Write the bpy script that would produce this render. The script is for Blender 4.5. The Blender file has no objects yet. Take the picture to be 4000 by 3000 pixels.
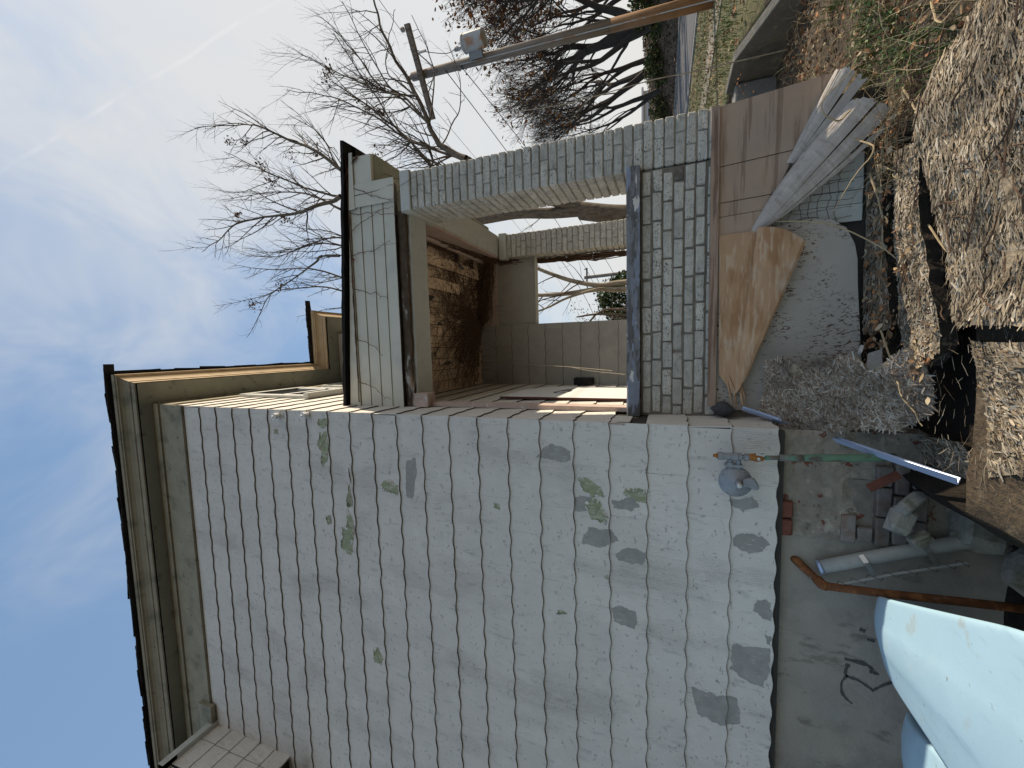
import bpy, math, random
import numpy as np
from mathutils import Vector, Matrix, noise as mnoise
R = random.Random(7)
rng = np.random.default_rng(11)
sc = bpy.context.scene
col = sc.collection
# ------------------------------------------------------------------ camera
# the photograph was taken with the phone turned on its side: the picture's right is the place's down
CAM = Vector((0.5717, -3.0286, 0.3912)); F = 1602.9
PIT, ROL, YAW = 0.366196, 0.0065437, 0.0931471
fw = Vector((-math.sin(YAW)*math.cos(PIT), math.cos(YAW)*math.cos(PIT), math.sin(PIT)))
r0 = Vector((math.cos(YAW), math.sin(YAW), 0)); u0 = r0.cross(fw)
rt = math.cos(ROL)*r0 + math.sin(ROL)*u0; up = -math.sin(ROL)*r0 + math.cos(ROL)*u0
cd = bpy.data.cameras.new('camera'); cam = bpy.data.objects.new('camera', cd); col.objects.link(cam)
cd.sensor_fit = 'HORIZONTAL'; cd.sensor_width = 36.0; cd.lens = F/4000*36
cd.clip_start = 0.02; cd.clip_end = 3000
X, Y, Z = -up, rt, -fw
cam.matrix_world = Matrix(((X.x, Y.x, Z.x, CAM.x), (X.y, Y.y, Z.y, CAM.y), (X.z, Y.z, Z.z, CAM.z), (0, 0, 0, 1)))
sc.camera = cam
# ------------------------------------------------------------------ sun, sky, exposure
SUN = Vector((1.0, 0.30, 0.60)).normalized()
SUN_EL = math.asin(SUN.z); SUN_AZ = math.atan2(SUN.x, SUN.y)
sd = bpy.data.lights.new('sun', 'SUN'); so = bpy.data.objects.new('sun', sd); col.objects.link(so)
sd.energy = 4.6; sd.angle = math.radians(0.55); sd.color = (1.0, 0.94, 0.85)
so.rotation_euler = SUN.to_track_quat('Z', 'Y').to_euler()
w = bpy.data.worlds.new('World'); sc.world = w; w.use_nodes = True
nt = w.node_tree; nt.nodes.clear()
def N(t, **k):
    n = nt.nodes.new(t)
    for a, b in k.items(): setattr(n, a, b)
    return n
def math_(op, a, b=None, clamp=False):
    n = N('ShaderNodeMath', operation=op, use_clamp=clamp)
    for i, v in enumerate((a, b)):
        if v is None: continue
        if isinstance(v, (int, float)): n.inputs[i].default_value = v
        else: nt.links.new(v, n.inputs[i])
    return n.outputs[0]
def vdot(a, v):
    n = N('ShaderNodeVectorMath', operation='DOT_PRODUCT'); nt.links.new(a, n.inputs[0]); n.inputs[1].default_value = v
    return n.outputs['Value']
sky = N('ShaderNodeTexSky', sky_type='NISHITA', sun_disc=False)
sky.sun_elevation = SUN_EL; sky.sun_rotation = SUN_AZ; sky.air_density = 1.5; sky.dust_density = 1.0; sky.ozone_density = 1.6
tc = N('ShaderNodeTexCoord'); D = tc.outputs['Generated']
def skynoise(scale, stretch, rot, detail, rough, dist=0.0):
    mp = N('ShaderNodeMapping'); mp.inputs['Scale'].default_value = stretch; mp.inputs['Rotation'].default_value = rot
    nt.links.new(D, mp.inputs[0])
    n = N('ShaderNodeTexNoise'); n.inputs['Scale'].default_value = scale; n.inputs['Detail'].default_value = detail
    n.inputs['Roughness'].default_value = rough; n.inputs['Distortion'].default_value = dist
    nt.links.new(mp.outputs[0], n.inputs['Vector']); return n.outputs[0]
def ramp(v, lo, hi):
    n = N('ShaderNodeMapRange', interpolation_type='SMOOTHSTEP'); nt.links.new(v, n.inputs['Value'])
    n.inputs['From Min'].default_value = lo; n.inputs['From Max'].default_value = hi; return n.outputs[0]
big = skynoise(1.5, (1, 1, 1.5), (0.3, 0.2, 0.6), 2, 0.5, 0.3)
fine = skynoise(5.0, (1, 0.45, 1.6), (0.2, 0.5, 0.9), 4, 0.6, 0.5)
side = vdot(D, (0.72, 0.25, -0.12))                     # thin high cloud lies on the sun's side of the sky
cov = math_('ADD', math_('MULTIPLY', big, 0.70), math_('MULTIPLY', fine, 0.62))
cov = math_('ADD', cov, math_('MULTIPLY', side, 0.62))
mask = math_('ADD', math_('MULTIPLY', ramp(cov, 0.50, 1.04), 0.90), 0.01)
# contrail: a thin streak along part of a great circle
def raydir(x, y):
    u_, v_ = 3000-y, x
    return (fw + rt*((u_-1500)/F) - up*((v_-2000)/F)).normalized()
c0, c1 = raydir(1140, -40), raydir(120, 600)
cn = c0.cross(c1).normalized(); cm = (c0+c1).normalized()
wob = math_('MULTIPLY', math_('SUBTRACT', skynoise(9, (1, 1, 1), (0, 0, 0), 1, .6), 0.5), 0.010)
dist = math_('ABSOLUTE', math_('ADD', vdot(D, cn), wob))
line = math_('SUBTRACT', 1.0, ramp(dist, 0.0006, 0.0045))
along = ramp(vdot(D, cm), math.cos(math.radians(20)), math.cos(math.radians(7)))
brk = ramp(skynoise(22, (1, 1, 1), (0, 0, 0), 1, .6), 0.3, 0.6)
trail = math_('MULTIPLY', math_('MULTIPLY', line, along), math_('MULTIPLY', brk, 0.17))
hz = N('ShaderNodeMix', data_type='RGBA'); hz.inputs['Factor'].default_value = 0.38; hz.inputs['B'].default_value = (1.25, 2.8, 6.0, 1)   # thin even high haze
nt.links.new(sky.outputs[0], hz.inputs['A'])
cl = N('ShaderNodeMix', data_type='RGBA'); cl.inputs['B'].default_value = (4.0, 4.4, 5.05, 1)
nt.links.new(mask, cl.inputs['Factor']); nt.links.new(hz.outputs['Result'], cl.inputs['A'])
c2 = N('ShaderNodeMix', data_type='RGBA'); c2.inputs['B'].default_value = (5.2, 5.5, 6.1, 1)
nt.links.new(trail, c2.inputs['Factor']); nt.links.new(cl.outputs['Result'], c2.inputs['A'])
bg = N('ShaderNodeBackground'); bg.inputs['Strength'].default_value = 0.15
nt.links.new(c2.outputs['Result'], bg.inputs[0])
wo = N('ShaderNodeOutputWorld'); nt.links.new(bg.outputs[0], wo.inputs[0])
sc.view_settings.view_transform = 'Standard'; sc.view_settings.look = 'None'
sc.view_settings.gamma = 1.0; sc.view_settings.use_curve_mapping = False; sc.view_settings.exposure = 0.24
sc.view_settings.use_white_balance = True; sc.view_settings.white_balance_temperature = 7700; sc.view_settings.white_balance_tint = 10   # the phone's white balance
sc.render.engine = 'CYCLES'
w.cycles.sampling_method = 'MANUAL'; w.cycles.sample_map_resolution = 512
sc.cycles.max_bounces = 5; sc.cycles.diffuse_bounces = 3; sc.cycles.glossy_bounces = 3; sc.cycles.transmission_bounces = 4
sc.cycles.caustics_reflective = False; sc.cycles.caustics_refractive = False

# ------------------------------------------------------------------ materials
def M(name, base, rough=0.85, layers=(), bump=0.0, bscale=40, bstretch=(1, 1, 1), bdetail=6, rnd=0.0, var=0.10, vscale=6,
      attr=None, spec=0.3, metal=0.0, grain=None, coord='pos', trans=0.0, bump2=None, rot=None, lstretch=None):
    m = bpy.data.materials.new(name); m.use_nodes = True; t = m.node_tree; n = t.nodes; l = t.links
    p = n['Principled BSDF']; p.inputs['Roughness'].default_value = rough; p.inputs['Metallic'].default_value = metal
    p.inputs['Specular IOR Level'].default_value = spec
    if coord == 'pos':
        g = n.new('ShaderNodeNewGeometry'); src = g.outputs['Position']
    else:
        g = n.new('ShaderNodeTexCoord'); src = g.outputs['Object']
    if rnd or coord != 'pos':
        oi = n.new('ShaderNodeObjectInfo')
    if coord != 'pos':
        va = n.new('ShaderNodeVectorMath'); va.operation = 'MULTIPLY_ADD'
        cx = n.new('ShaderNodeCombineXYZ')
        for i in range(3): l.new(oi.outputs['Random'], cx.inputs[i])
        l.new(cx.outputs[0], va.inputs[0]); va.inputs[1].default_value = (31, 17, 23); l.new(src, va.inputs[2]); src = va.outputs[0]
    if rot:
        mr = n.new('ShaderNodeMapping'); mr.inputs['Rotation'].default_value = rot; l.new(src, mr.inputs[0]); src = mr.outputs[0]
        bstretch = lstretch or bstretch
    def noise(scale, stretch=(1, 1, 1), detail=5, rough_=0.55, dist=0.0):
        mp = n.new('ShaderNodeMapping'); mp.inputs['Scale'].default_value = stretch; l.new(src, mp.inputs[0])
        k = n.new('ShaderNodeTexNoise'); k.inputs['Scale'].default_value = scale; k.inputs['Detail'].default_value = detail
        k.inputs['Roughness'].default_value = rough_; k.inputs['Distortion'].default_value = dist
        l.new(mp.outputs[0], k.inputs['Vector']); return k.outputs[0]
    def rng_(v, lo, hi, a=0.0, b=1.0, smooth=True):
        k = n.new('ShaderNodeMapRange'); k.interpolation_type = 'SMOOTHSTEP' if smooth else 'LINEAR'
        l.new(v, k.inputs['Value']); k.inputs['From Min'].default_value = lo; k.inputs['From Max'].default_value = hi
        k.inputs['To Min'].default_value = a; k.inputs['To Max'].default_value = b; return k.outputs[0]
    cur = None
    rgb = n.new('ShaderNodeRGB'); rgb.outputs[0].default_value = (*base, 1); cur = rgb.outputs[0]
    if attr:
        at = n.new('ShaderNodeAttribute'); at.attribute_name = attr; cur = at.outputs['Color']
    for L in layers:
        nv = noise(L['s'], L.get('st', (1, 1, 1)), L.get('d', 6), L.get('r', .6), L.get('w', 0.0))
        if 'rs' in L:
            sh_ = n.new('ShaderNodeMath'); sh_.operation = 'MULTIPLY_ADD'; l.new(oi.outputs['Random'], sh_.inputs[0]); sh_.inputs[1].default_value = L['rs']; l.new(nv, sh_.inputs[2]); nv = sh_.outputs[0]
        f = rng_(nv, L['lo'], L['hi'], 0, L.get('a', 1.0))
        if 'm' in L:
            mk = n.new('ShaderNodeMath'); mk.operation = 'MULTIPLY'; l.new(f, mk.inputs[0]); l.new(rng_(noise(L['m'][0], L.get('mst', (1, 1, 1)), 3), L['m'][1], L['m'][2]), mk.inputs[1]); f = mk.outputs[0]
        mx = n.new('ShaderNodeMix'); mx.data_type = 'RGBA'; l.new(f, mx.inputs['Factor']); l.new(cur, mx.inputs['A'])
        mx.inputs['B'].default_value = (*L['c'], 1); cur = mx.outputs['Result']
    h = n.new('ShaderNodeHueSaturation'); l.new(cur, h.inputs['Color'])
    v = rng_(noise(vscale, (1, 1, 1), 6, .6), 0.25, 0.75, 1-var, 1+var, False)
    if rnd:
        mm = n.new('ShaderNodeMath'); mm.operation = 'MULTIPLY'; l.new(v, mm.inputs[0])
        l.new(rng_(oi.outputs['Random'], 0, 1, 1-rnd, 1+rnd, False), mm.inputs[1]); v = mm.outputs[0]
    l.new(v, h.inputs['Value']); l.new(h.outputs[0], p.inputs['Base Color'])
    hgt = None
    if bump: hgt = noise(bscale, bstretch, bdetail, .62)
    if grain:   # embossed wood grain: warped bands
        wv = n.new('ShaderNodeTexWave'); wv.wave_type = 'BANDS'; wv.bands_direction = grain.get('dir', 'X')
        mp = n.new('ShaderNodeMapping'); mp.inputs['Scale'].default_value = grain['st']; l.new(src, mp.inputs[0]); l.new(mp.outputs[0], wv.inputs['Vector'])
        wv.inputs['Scale'].default_value = grain['s']; wv.inputs['Distortion'].default_value = grain.get('w', 9)
        wv.inputs['Detail'].default_value = 2.5; wv.inputs['Detail Scale'].default_value = grain.get('ds', 0.7)
        gm = n.new('ShaderNodeMath'); gm.operation = 'MULTIPLY'; l.new(wv.outputs[0], gm.inputs[0])
        l.new(rng_(noise(grain.get('ps', 2.2), grain.get('pst', (1, 1, .5)), 3), .45, .68, .06, 1.0), gm.inputs[1])
        if hgt is None: hgt = gm.outputs[0]
        else:
            ad = n.new('ShaderNodeMath'); ad.operation = 'MULTIPLY_ADD'; l.new(gm.outputs[0], ad.inputs[0]); ad.inputs[1].default_value = grain.get('a', .6); l.new(hgt, ad.inputs[2]); hgt = ad.outputs[0]
    if bump2:
        ad = n.new('ShaderNodeMath'); ad.operation = 'MULTIPLY_ADD'
        l.new(rng_(noise(bump2['s'], bump2.get('st', (1, 1, 1)), 6), bump2['lo'], bump2['hi']), ad.inputs[0]); ad.inputs[1].default_value = bump2['a']; l.new(hgt, ad.inputs[2]); hgt = ad.outputs[0]
    if hgt is not None:
        b = n.new('ShaderNodeBump'); b.inputs['Strength'].default_value = 1.0; b.inputs['Distance'].default_value = bump
        l.new(hgt, b.inputs['Height']); l.new(b.outputs[0], p.inputs['Normal'])
    return m
mt = {}
mt['shingle'] = M('painted_shingle', (.65, .605, .545), .72, bump=.0045, bscale=45, bstretch=(1, 1, .28), rnd=.035, var=.04, vscale=5,
    layers=[dict(c=(.60, .565, .515), s=3.2, lo=.45, hi=.66, a=.5), dict(c=(.60, .56, .49), s=1.3, lo=.52, hi=.75, a=.5), dict(c=(.70, .66, .60), s=7, lo=.55, hi=.68, a=.6),
            dict(c=(.40, .39, .37), s=26, st=(1, 1, .25), lo=.57, hi=.70, a=.5), dict(c=(.13, .125, .11), s=20, st=(1.2, 1.2, 1.9), lo=.655, hi=.685, a=.85, r=.74), dict(c=(.27, .29, .20), s=9, lo=.70, hi=.72, a=.8)],
    grain=dict(st=(1, 1, .16), s=24, w=7, ds=.55, a=1.1, ps=2.4), bump2=dict(s=20, st=(1.2, 1.2, 1.9), lo=.685, hi=.64, a=.9))
mt['shingle_edge'] = M('fibre_edge_and_gap_shade', (.13, .12, .105), .9, var=.3)
mt['sheath'] = M('dark_sheathing', (.05, .045, .04), .95, var=.3)
mt['green'] = M('old_green_paint', (.30, .315, .19), .8, bump=.002, bscale=60, bstretch=(1, 1, .2), var=.2, vscale=30,
    layers=[dict(c=(.40, .41, .31), s=50, st=(1, 1, .15), lo=.50, hi=.60, a=.8), dict(c=(.22, .23, .15), s=14, lo=.52, hi=.62, a=.7), dict(c=(.62, .58, .52), s=40, lo=.62, hi=.65, a=.9)])
mt['greyp'] = M('grey_touch_up_paint', (.30, .285, .26), .75, bump=.002, bscale=60, bstretch=(1, 1, .25), var=.08, vscale=20, layers=[dict(c=(.36, .345, .315), s=9, lo=.45, hi=.6, a=.7), dict(c=(.60, .56, .505), s=60, st=(1.6, 1, .3), lo=.61, hi=.66, a=.6)])
mt['brickp'] = M('painted_brick', (.53, .50, .435), .85, coord='obj', bump=.009, bscale=55, bstretch=(.45, .45, 1.6), rnd=.13, var=.14, vscale=14,
    layers=[dict(c=(.36, .34, .30), s=16, lo=.48, hi=.70, a=.75), dict(c=(.62, .60, .545), s=30, st=(.5, .5, 1.5), lo=.55, hi=.66, a=.6), dict(c=(.055, .048, .04), s=85, st=(.7, .7, 1.2), lo=.66, hi=.70, a=.95, r=.7, rs=.10)],
    bump2=dict(s=85, st=(.7, .7, 1.2), lo=.65, hi=.605, a=.7))
mt['brickd'] = M('bare_dark_brick', (.14, .12, .10), .9, coord='obj', bump=.005, bscale=80, var=.3, vscale=20, layers=[dict(c=(.26, .25, .22), s=12, lo=.5, hi=.7, a=.6)])
mt['mortar'] = M('grey_mortar', (.20, .175, .145), .95, bump=.004, bscale=90, var=.25, vscale=15)
mt['mortarp'] = M('painted_mortar', (.27, .25, .21), .9, bump=.004, bscale=90, var=.22, vscale=18, layers=[dict(c=(.10, .08, .06), s=14, lo=.56, hi=.68, a=.8)])
mt['coping'] = M('peeling_coping', (.20, .20, .205), .75, bump=.006, bscale=25, var=.2, vscale=14,
    layers=[dict(c=(.105, .10, .095), s=7, st=(.6, 1, 3), lo=.44, hi=.5, a=.85), dict(c=(.235, .26, .32), s=5, st=(.5, 1, 2.5), lo=.53, hi=.545), dict(c=(.62, .61, .57), s=9, st=(.5, 1, 2), lo=.64, hi=.655), dict(c=(.46, .38, .2), s=16, lo=.71, hi=.73)])
mt['panel'] = M('cream_siding', (.58, .56, .475), .55, bump=.0015, bscale=14, var=.06, vscale=5, layers=[dict(c=(.47, .46, .42), s=3.5, lo=.5, hi=.72, a=.7), dict(c=(.30, .27, .2), s=22, lo=.7, hi=.8, a=.5)])
mt['trimw'] = M('weathered_white_trim', (.52, .53, .49), .75, bump=.002, bscale=30, var=.12, layers=[dict(c=(.30, .30, .27), s=6, lo=.5, hi=.75, a=.7)])
mt['rot'] = M('rotten_wood', (.085, .06, .04), .95, bump=.01, bscale=30, bstretch=(.2, 1, 1), var=.4, vscale=12, layers=[dict(c=(.38, .37, .35), s=8, st=(.3, 1, 1), lo=.56, hi=.64), dict(c=(.30, .16, .07), s=6, st=(.3, 1, 1), lo=.6, hi=.7, a=.8)])
mt['pink'] = M('faded_pink_paint', (.50, .385, .33), .8, bump=.003, bscale=30, var=.14, layers=[dict(c=(.36, .255, .21), s=6, lo=.5, hi=.65, a=.7), dict(c=(.55, .52, .47), s=11, lo=.62, hi=.67)])
mt['ceil'] = M('peeling_ceiling_boards', (.70, .52, .36), .85, bump=.004, bscale=25, bstretch=(1, .2, 1), var=.15, rnd=.16, layers=[dict(c=(.48, .34, .23), s=5, st=(1, .35, 1), lo=.48, hi=.62, a=.7), dict(c=(.10, .095, .085), s=7, st=(1, .4, 1), lo=.60, hi=.64)])
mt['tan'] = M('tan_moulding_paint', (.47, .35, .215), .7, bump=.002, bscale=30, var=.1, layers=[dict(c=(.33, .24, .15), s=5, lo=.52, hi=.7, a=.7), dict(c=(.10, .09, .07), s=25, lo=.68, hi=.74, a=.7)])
mt['tand'] = M('mossy_shaded_tan_paint', (.30, .27, .20), .8, bump=.003, bscale=30, var=.15, layers=[dict(c=(.15, .15, .11), s=4, lo=.5, hi=.68, a=.8), dict(c=(.05, .05, .04), s=22, lo=.63, hi=.7, a=.8)])  # moss stains, plus the shade of the long wall's eave mixed into tan
mt['soffit'] = M('greenish_soffit_paint', (.29, .295, .245), .8, bump=.002, bscale=30, var=.12, layers=[dict(c=(.10, .10, .085), s=8, lo=.56, hi=.72, a=.8)])
mt['roof'] = M('black_roof_shingle', (.025, .025, .026), .95, bump=.006, bscale=80, var=.35, vscale=20, rnd=.3)
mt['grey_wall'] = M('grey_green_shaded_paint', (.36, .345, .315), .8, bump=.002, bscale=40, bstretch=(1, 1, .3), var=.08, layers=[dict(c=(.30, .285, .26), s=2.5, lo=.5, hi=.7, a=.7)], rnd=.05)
mt['glass'] = M('dark_window_glass', (.03, .035, .04), .08, var=.05, spec=.6)
mt['white'] = M('white_paint', (.74, .73, .71), .6, bump=.001, bscale=30, var=.06, layers=[dict(c=(.55, .54, .51), s=5, lo=.52, hi=.72, a=.6)])
mt['boardedge'] = M('raw_plywood_edge', (.10, .04, .03), .9, var=.3)
mt['ink'] = M('black_marker', (.02, .02, .02), .7)
mt['black'] = M('black_plastic', (.018, .018, .018), .55, bump=.002, bscale=60, var=.3, vscale=30, layers=[dict(c=(.12, .12, .12), s=40, lo=.66, hi=.7)])
mt['stucco'] = M('foundation_stucco', (.34, .305, .255), .95, bump=.006, bscale=26, var=.16, vscale=2.2, layers=[dict(c=(.23, .21, .18), s=2.4, lo=.46, hi=.68, a=.8), dict(c=(.34, .32, .28), s=5, lo=.56, hi=.68, a=.6), dict(c=(.13, .115, .09), s=9, st=(1, 1, .4), lo=.58, hi=.68, a=.6)], bump2=dict(s=3, lo=.4, hi=.7, a=.5))
mt['parge'] = M('crumbling_parge_coat', (.27, .235, .19), .95, bump=.016, bscale=18, var=.25, vscale=9, layers=[dict(c=(.165, .06, .04), s=8, lo=.58, hi=.62), dict(c=(.38, .34, .28), s=13, lo=.55, hi=.64, a=.8), dict(c=(.10, .085, .07), s=17, lo=.62, hi=.7, a=.8)])
mt['brickf'] = M('weathered_foundation_brick', (.19, .165, .145), .92, coord='obj', bump=.006, bscale=40, rnd=.2, var=.25, vscale=14, layers=[dict(c=(.16, .095, .07), s=6, lo=.52, hi=.66, a=.6), dict(c=(.34, .32, .29), s=10, lo=.6, hi=.7, a=.6)])
mt['brickr'] = M('red_brick', (.17, .06, .04), .9, bump=.005, bscale=50, var=.25, vscale=20)
mt['ply'] = M('weathered_plywood', (.41, .295, .215), .8, bump=.0022, bscale=50, bstretch=(.1, 1, 1), var=.1, vscale=4, bdetail=4,
    layers=[dict(c=(.37, .285, .23), s=3, st=(.4, 1, 1), lo=.45, hi=.65, a=.85), dict(c=(.17, .105, .07), s=26, st=(.06, 1, 1), lo=.5, hi=.62, a=.6), dict(c=(.44, .30, .20), s=2.2, lo=.6, hi=.75, a=.7)])
mt['plyo'] = M('orange_peeled_veneer', (.46, .285, .165), .75, bump=.0022, bscale=50, bstretch=(1, .2, .12), var=.1, vscale=6,
    layers=[dict(c=(.33, .165, .075), s=6, st=(.25, 1, 1), lo=.48, hi=.6, a=.8), dict(c=(.58, .44, .31), s=40, st=(.12, 1, 1), lo=.5, hi=.62, a=.6), dict(c=(.53, .43, .35), s=2.0, lo=.58, hi=.7, a=.8)])
mt['plyg'] = M('grey_curled_veneer', (.42, .375, .335), .8, bump=.004, bscale=40, bstretch=(.5, .5, 1.2), var=.10, vscale=8, rot=(0, .72, 0), lstretch=(.10, 1, 1),
    layers=[dict(c=(.27, .23, .195), s=34, st=(.07, 1, 1), lo=.50, hi=.64, a=.55), dict(c=(.50, .455, .40), s=20, st=(.08, 1, 1), lo=.52, hi=.66, a=.7)])
mt['plyp'] = M('grey_painted_plywood', (.42, .385, .34), .75, bump=.002, bscale=50, bstretch=(1, 1, .1), var=.06, vscale=4,
    layers=[dict(c=(.475, .44, .385), s=3, lo=.45, hi=.65, a=.7), dict(c=(.10, .05, .032), s=42, st=(1.2, 1, .55), lo=.55, hi=.58, a=.9, r=.62, w=1.2, m=(3.1, .40, .52)), dict(c=(.22, .18, .155), s=30, st=(1, 1, .05), lo=.62, hi=.7, a=.6)])
mt['batten'] = M('brown_batten_wood', (.37, .255, .19), .8, bump=.002, bscale=40, bstretch=(.08, 1, 1), var=.15, layers=[dict(c=(.13, .07, .045), s=24, st=(.06, 1, 1), lo=.5, hi=.6, a=.7), dict(c=(.33, .25, .2), s=4, lo=.5, hi=.7, a=.7)])
mt['flake'] = M('grey_wood_flakes', (.3, .25, .2), .9, attr='tone', bump=.002, bscale=150, bstretch=(1, 1, 1), var=.25, vscale=30)
mt['osb'] = M('rotten_strand_board', (.30, .245, .175), .95, bump=.012, bscale=40, bstretch=(1, .4, 1), var=.3, vscale=16, layers=[dict(c=(.06, .045, .032), s=20, st=(1, .4, 1), lo=.52, hi=.62, a=.8), dict(c=(.34, .30, .25), s=28, st=(1, .3, 1), lo=.58, hi=.66, a=.8)])
mt['rotedge'] = M('wet_rotten_edge', (.030, .022, .015), .95, bump=.01, bscale=40, var=.4, vscale=20, layers=[dict(c=(.11, .08, .055), s=22, lo=.56, hi=.64, a=.8)])
mt['soil'] = M('dark_soil', (.075, .056, .038), .98, bump=.03, bscale=20, var=.35, vscale=6, layers=[dict(c=(.13, .10, .07), s=9, lo=.5, hi=.66, a=.8)])
mt['damp_shade'] = M('damp_soil_and_pit_shade', (.022, .016, .011), .98, bump=.03, bscale=20, var=.35, vscale=6)  # damp soil in the board gaps; in the pit its black paints deep shade
mt['leaf'] = M('dry_leaves', (.2, .12, .06), .85, attr='tone', var=.2, vscale=40)
mt['grass'] = M('weed_green', (.08, .12, .03), .8, attr='tone', var=.2, vscale=20)
mt['straw'] = M('dry_straw', (.40, .32, .19), .85, attr='tone', var=.2, vscale=30)
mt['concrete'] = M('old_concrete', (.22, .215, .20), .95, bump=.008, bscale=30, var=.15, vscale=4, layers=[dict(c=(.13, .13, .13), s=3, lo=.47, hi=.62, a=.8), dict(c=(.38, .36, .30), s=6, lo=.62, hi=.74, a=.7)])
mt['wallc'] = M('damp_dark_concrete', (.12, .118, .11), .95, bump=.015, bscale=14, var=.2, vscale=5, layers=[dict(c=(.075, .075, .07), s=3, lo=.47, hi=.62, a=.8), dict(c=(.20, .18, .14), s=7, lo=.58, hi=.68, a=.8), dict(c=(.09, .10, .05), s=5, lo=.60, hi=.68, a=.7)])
mt['asphalt'] = M('street_asphalt', (.07, .072, .08), .9, bump=.004, bscale=80, var=.15, vscale=2, layers=[dict(c=(.12, .12, .125), s=.8, st=(3, .25, 1), lo=.5, hi=.62, a=.8)])
mt['pave'] = M('old_sidewalk', (.24, .21, .17), .95, bump=.006, bscale=30, var=.2, vscale=3)
mt['lawn'] = M('winter_lawn', (.105, .10, .045), .95, bump=.03, bscale=14, var=.35, vscale=4, layers=[dict(c=(.20, .16, .09), s=2.4, lo=.46, hi=.62, a=.8), dict(c=(.06, .085, .025), s=1.3, lo=.55, hi=.68, a=.8)])
mt['litter'] = M('leaf_litter', (.15, .095, .06), .95, bump=.03, bscale=25, var=.45, vscale=10, layers=[dict(c=(.06, .045, .03), s=6, lo=.5, hi=.62, a=.8), dict(c=(.27, .20, .14), s=22, lo=.58, hi=.66, a=.8)])
mt['bark'] = M('grey_bark', (.17, .135, .10), .95, bump=.01, bscale=40, bstretch=(1, 1, .2), var=.25, vscale=10, layers=[dict(c=(.08, .06, .045), s=26, st=(1, 1, .2), lo=.5, hi=.62, a=.8)])
mt['barkl'] = M('pale_bark', (.36, .305, .23), .9, bump=.006, bscale=50, bstretch=(1, 1, .3), var=.2, vscale=8, layers=[dict(c=(.17, .135, .10), s=16, st=(1, 1, .4), lo=.5, hi=.66, a=.7)])
mt['barkd'] = M('dark_bark', (.062, .050, .042), .95, bump=.02, bscale=30, bstretch=(1, 1, .2), var=.3, vscale=6)
mt['twig'] = M('twig_bark', (.095, .068, .048), .9, var=.2, vscale=5)
mt['vine'] = M('brown_vine', (.105, .060, .038), .9, bump=.002, bscale=80, var=.3, vscale=12)
mt['seed'] = M('brown_seed_clusters', (.16, .095, .055), .9, attr='tone', var=.3, vscale=20)
mt['ever'] = M('evergreen_needles', (.03, .065, .015), .8, attr='tone', var=.3, vscale=8)
mt['pole'] = M('weathered_pole_wood', (.27, .225, .19), .9, bump=.006, bscale=40, bstretch=(1, 1, .08), var=.15, vscale=4, layers=[dict(c=(.12, .095, .08), s=18, st=(1, 1, .04), lo=.52, hi=.62, a=.7)])
mt['polelow'] = M('orange_pole_wood', (.29, .15, .07), .9, bump=.006, bscale=40, bstretch=(1, 1, .08), var=.2, vscale=4, layers=[dict(c=(.17, .08, .035), s=14, st=(1, 1, .06), lo=.5, hi=.62, a=.7)])
mt['galv'] = M('grey_transformer_paint', (.42, .44, .45), .5, var=.1, vscale=6, layers=[dict(c=(.42, .20, .09), s=2.6, lo=.50, hi=.60, a=.85)], metal=.1)
mt['steel'] = M('grey_painted_metal', (.25, .265, .28), .5, bump=.001, bscale=60, var=.12, vscale=12, metal=.25, spec=.5)
mt['bright'] = M('bare_galvanised_steel', (.48, .48, .46), .35, var=.12, vscale=30, metal=.8, spec=.5)
mt['rust'] = M('rusty_iron', (.165, .062, .025), .85, bump=.003, bscale=60, var=.3, vscale=14, layers=[dict(c=(.45, .40, .36), s=9, st=(1, 1, .5), lo=.60, hi=.68), dict(c=(.30, .12, .04), s=14, lo=.5, hi=.62, a=.7)])
mt['rusto'] = M('orange_rust', (.33, .13, .03), .85, bump=.002, bscale=80, var=.35, vscale=40)
mt['greenpipe'] = M('green_painted_pipe', (.10, .19, .125), .65, bump=.002, bscale=60, var=.15, vscale=14, layers=[dict(c=(.10, .09, .07), s=22, st=(1, 1, .5), lo=.53, hi=.58)])
mt['pvc'] = M('dirty_grey_conduit', (.34, .335, .30), .7, var=.18, vscale=8, layers=[dict(c=(.22, .21, .18), s=8, lo=.5, hi=.65, a=.7), dict(c=(.36, .27, .2), s=5, lo=.6, hi=.7, a=.6)])
mt['pvcd'] = M('grimy_grey_pipe', (.15, .14, .115), .75, bump=.002, bscale=60, var=.25, vscale=14, layers=[dict(c=(.10, .20, .14), s=14, lo=.58, hi=.64)])
mt['alu'] = M('blue_grey_metal_trim', (.36, .44, .60), .38, var=.06, vscale=10, metal=.35, spec=.5)
mt['boat'] = M('pale_blue_plastic', (.34, .53, .65), .42, bump=.0006, bscale=60, var=.04, vscale=4, spec=.45, layers=[dict(c=(.44, .585, .66), s=3, lo=.5, hi=.75, a=.6), dict(c=(.26, .42, .54), s=18, st=(1, .15, 1), lo=.60, hi=.68, a=.5), dict(c=(.33, .34, .31), s=6, lo=.60, hi=.70, a=.55), dict(c=(.16, .15, .12), s=34, lo=.665, hi=.70, a=.6)])
mt['boatred'] = M('faded_red_plastic', (.42, .10, .055), .6, var=.15, vscale=8)
mt['stone'] = M('rubble_concrete', (.30, .285, .25), .95, bump=.012, bscale=25, var=.25, vscale=12, layers=[dict(c=(.12, .12, .075), s=6, lo=.5, hi=.62, a=.8)])
mt['wire'] = M('rusty_wire', (.09, .055, .045), .8)
mt['cable'] = M('dark_cable', (.06, .06, .065), .7)
mt['farwall'] = M('pale_lap_siding', (.55, .56, .57), .8, var=.05)
mt['fargreen'] = M('faded_green_plastic', (.06, .20, .15), .6)
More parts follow.
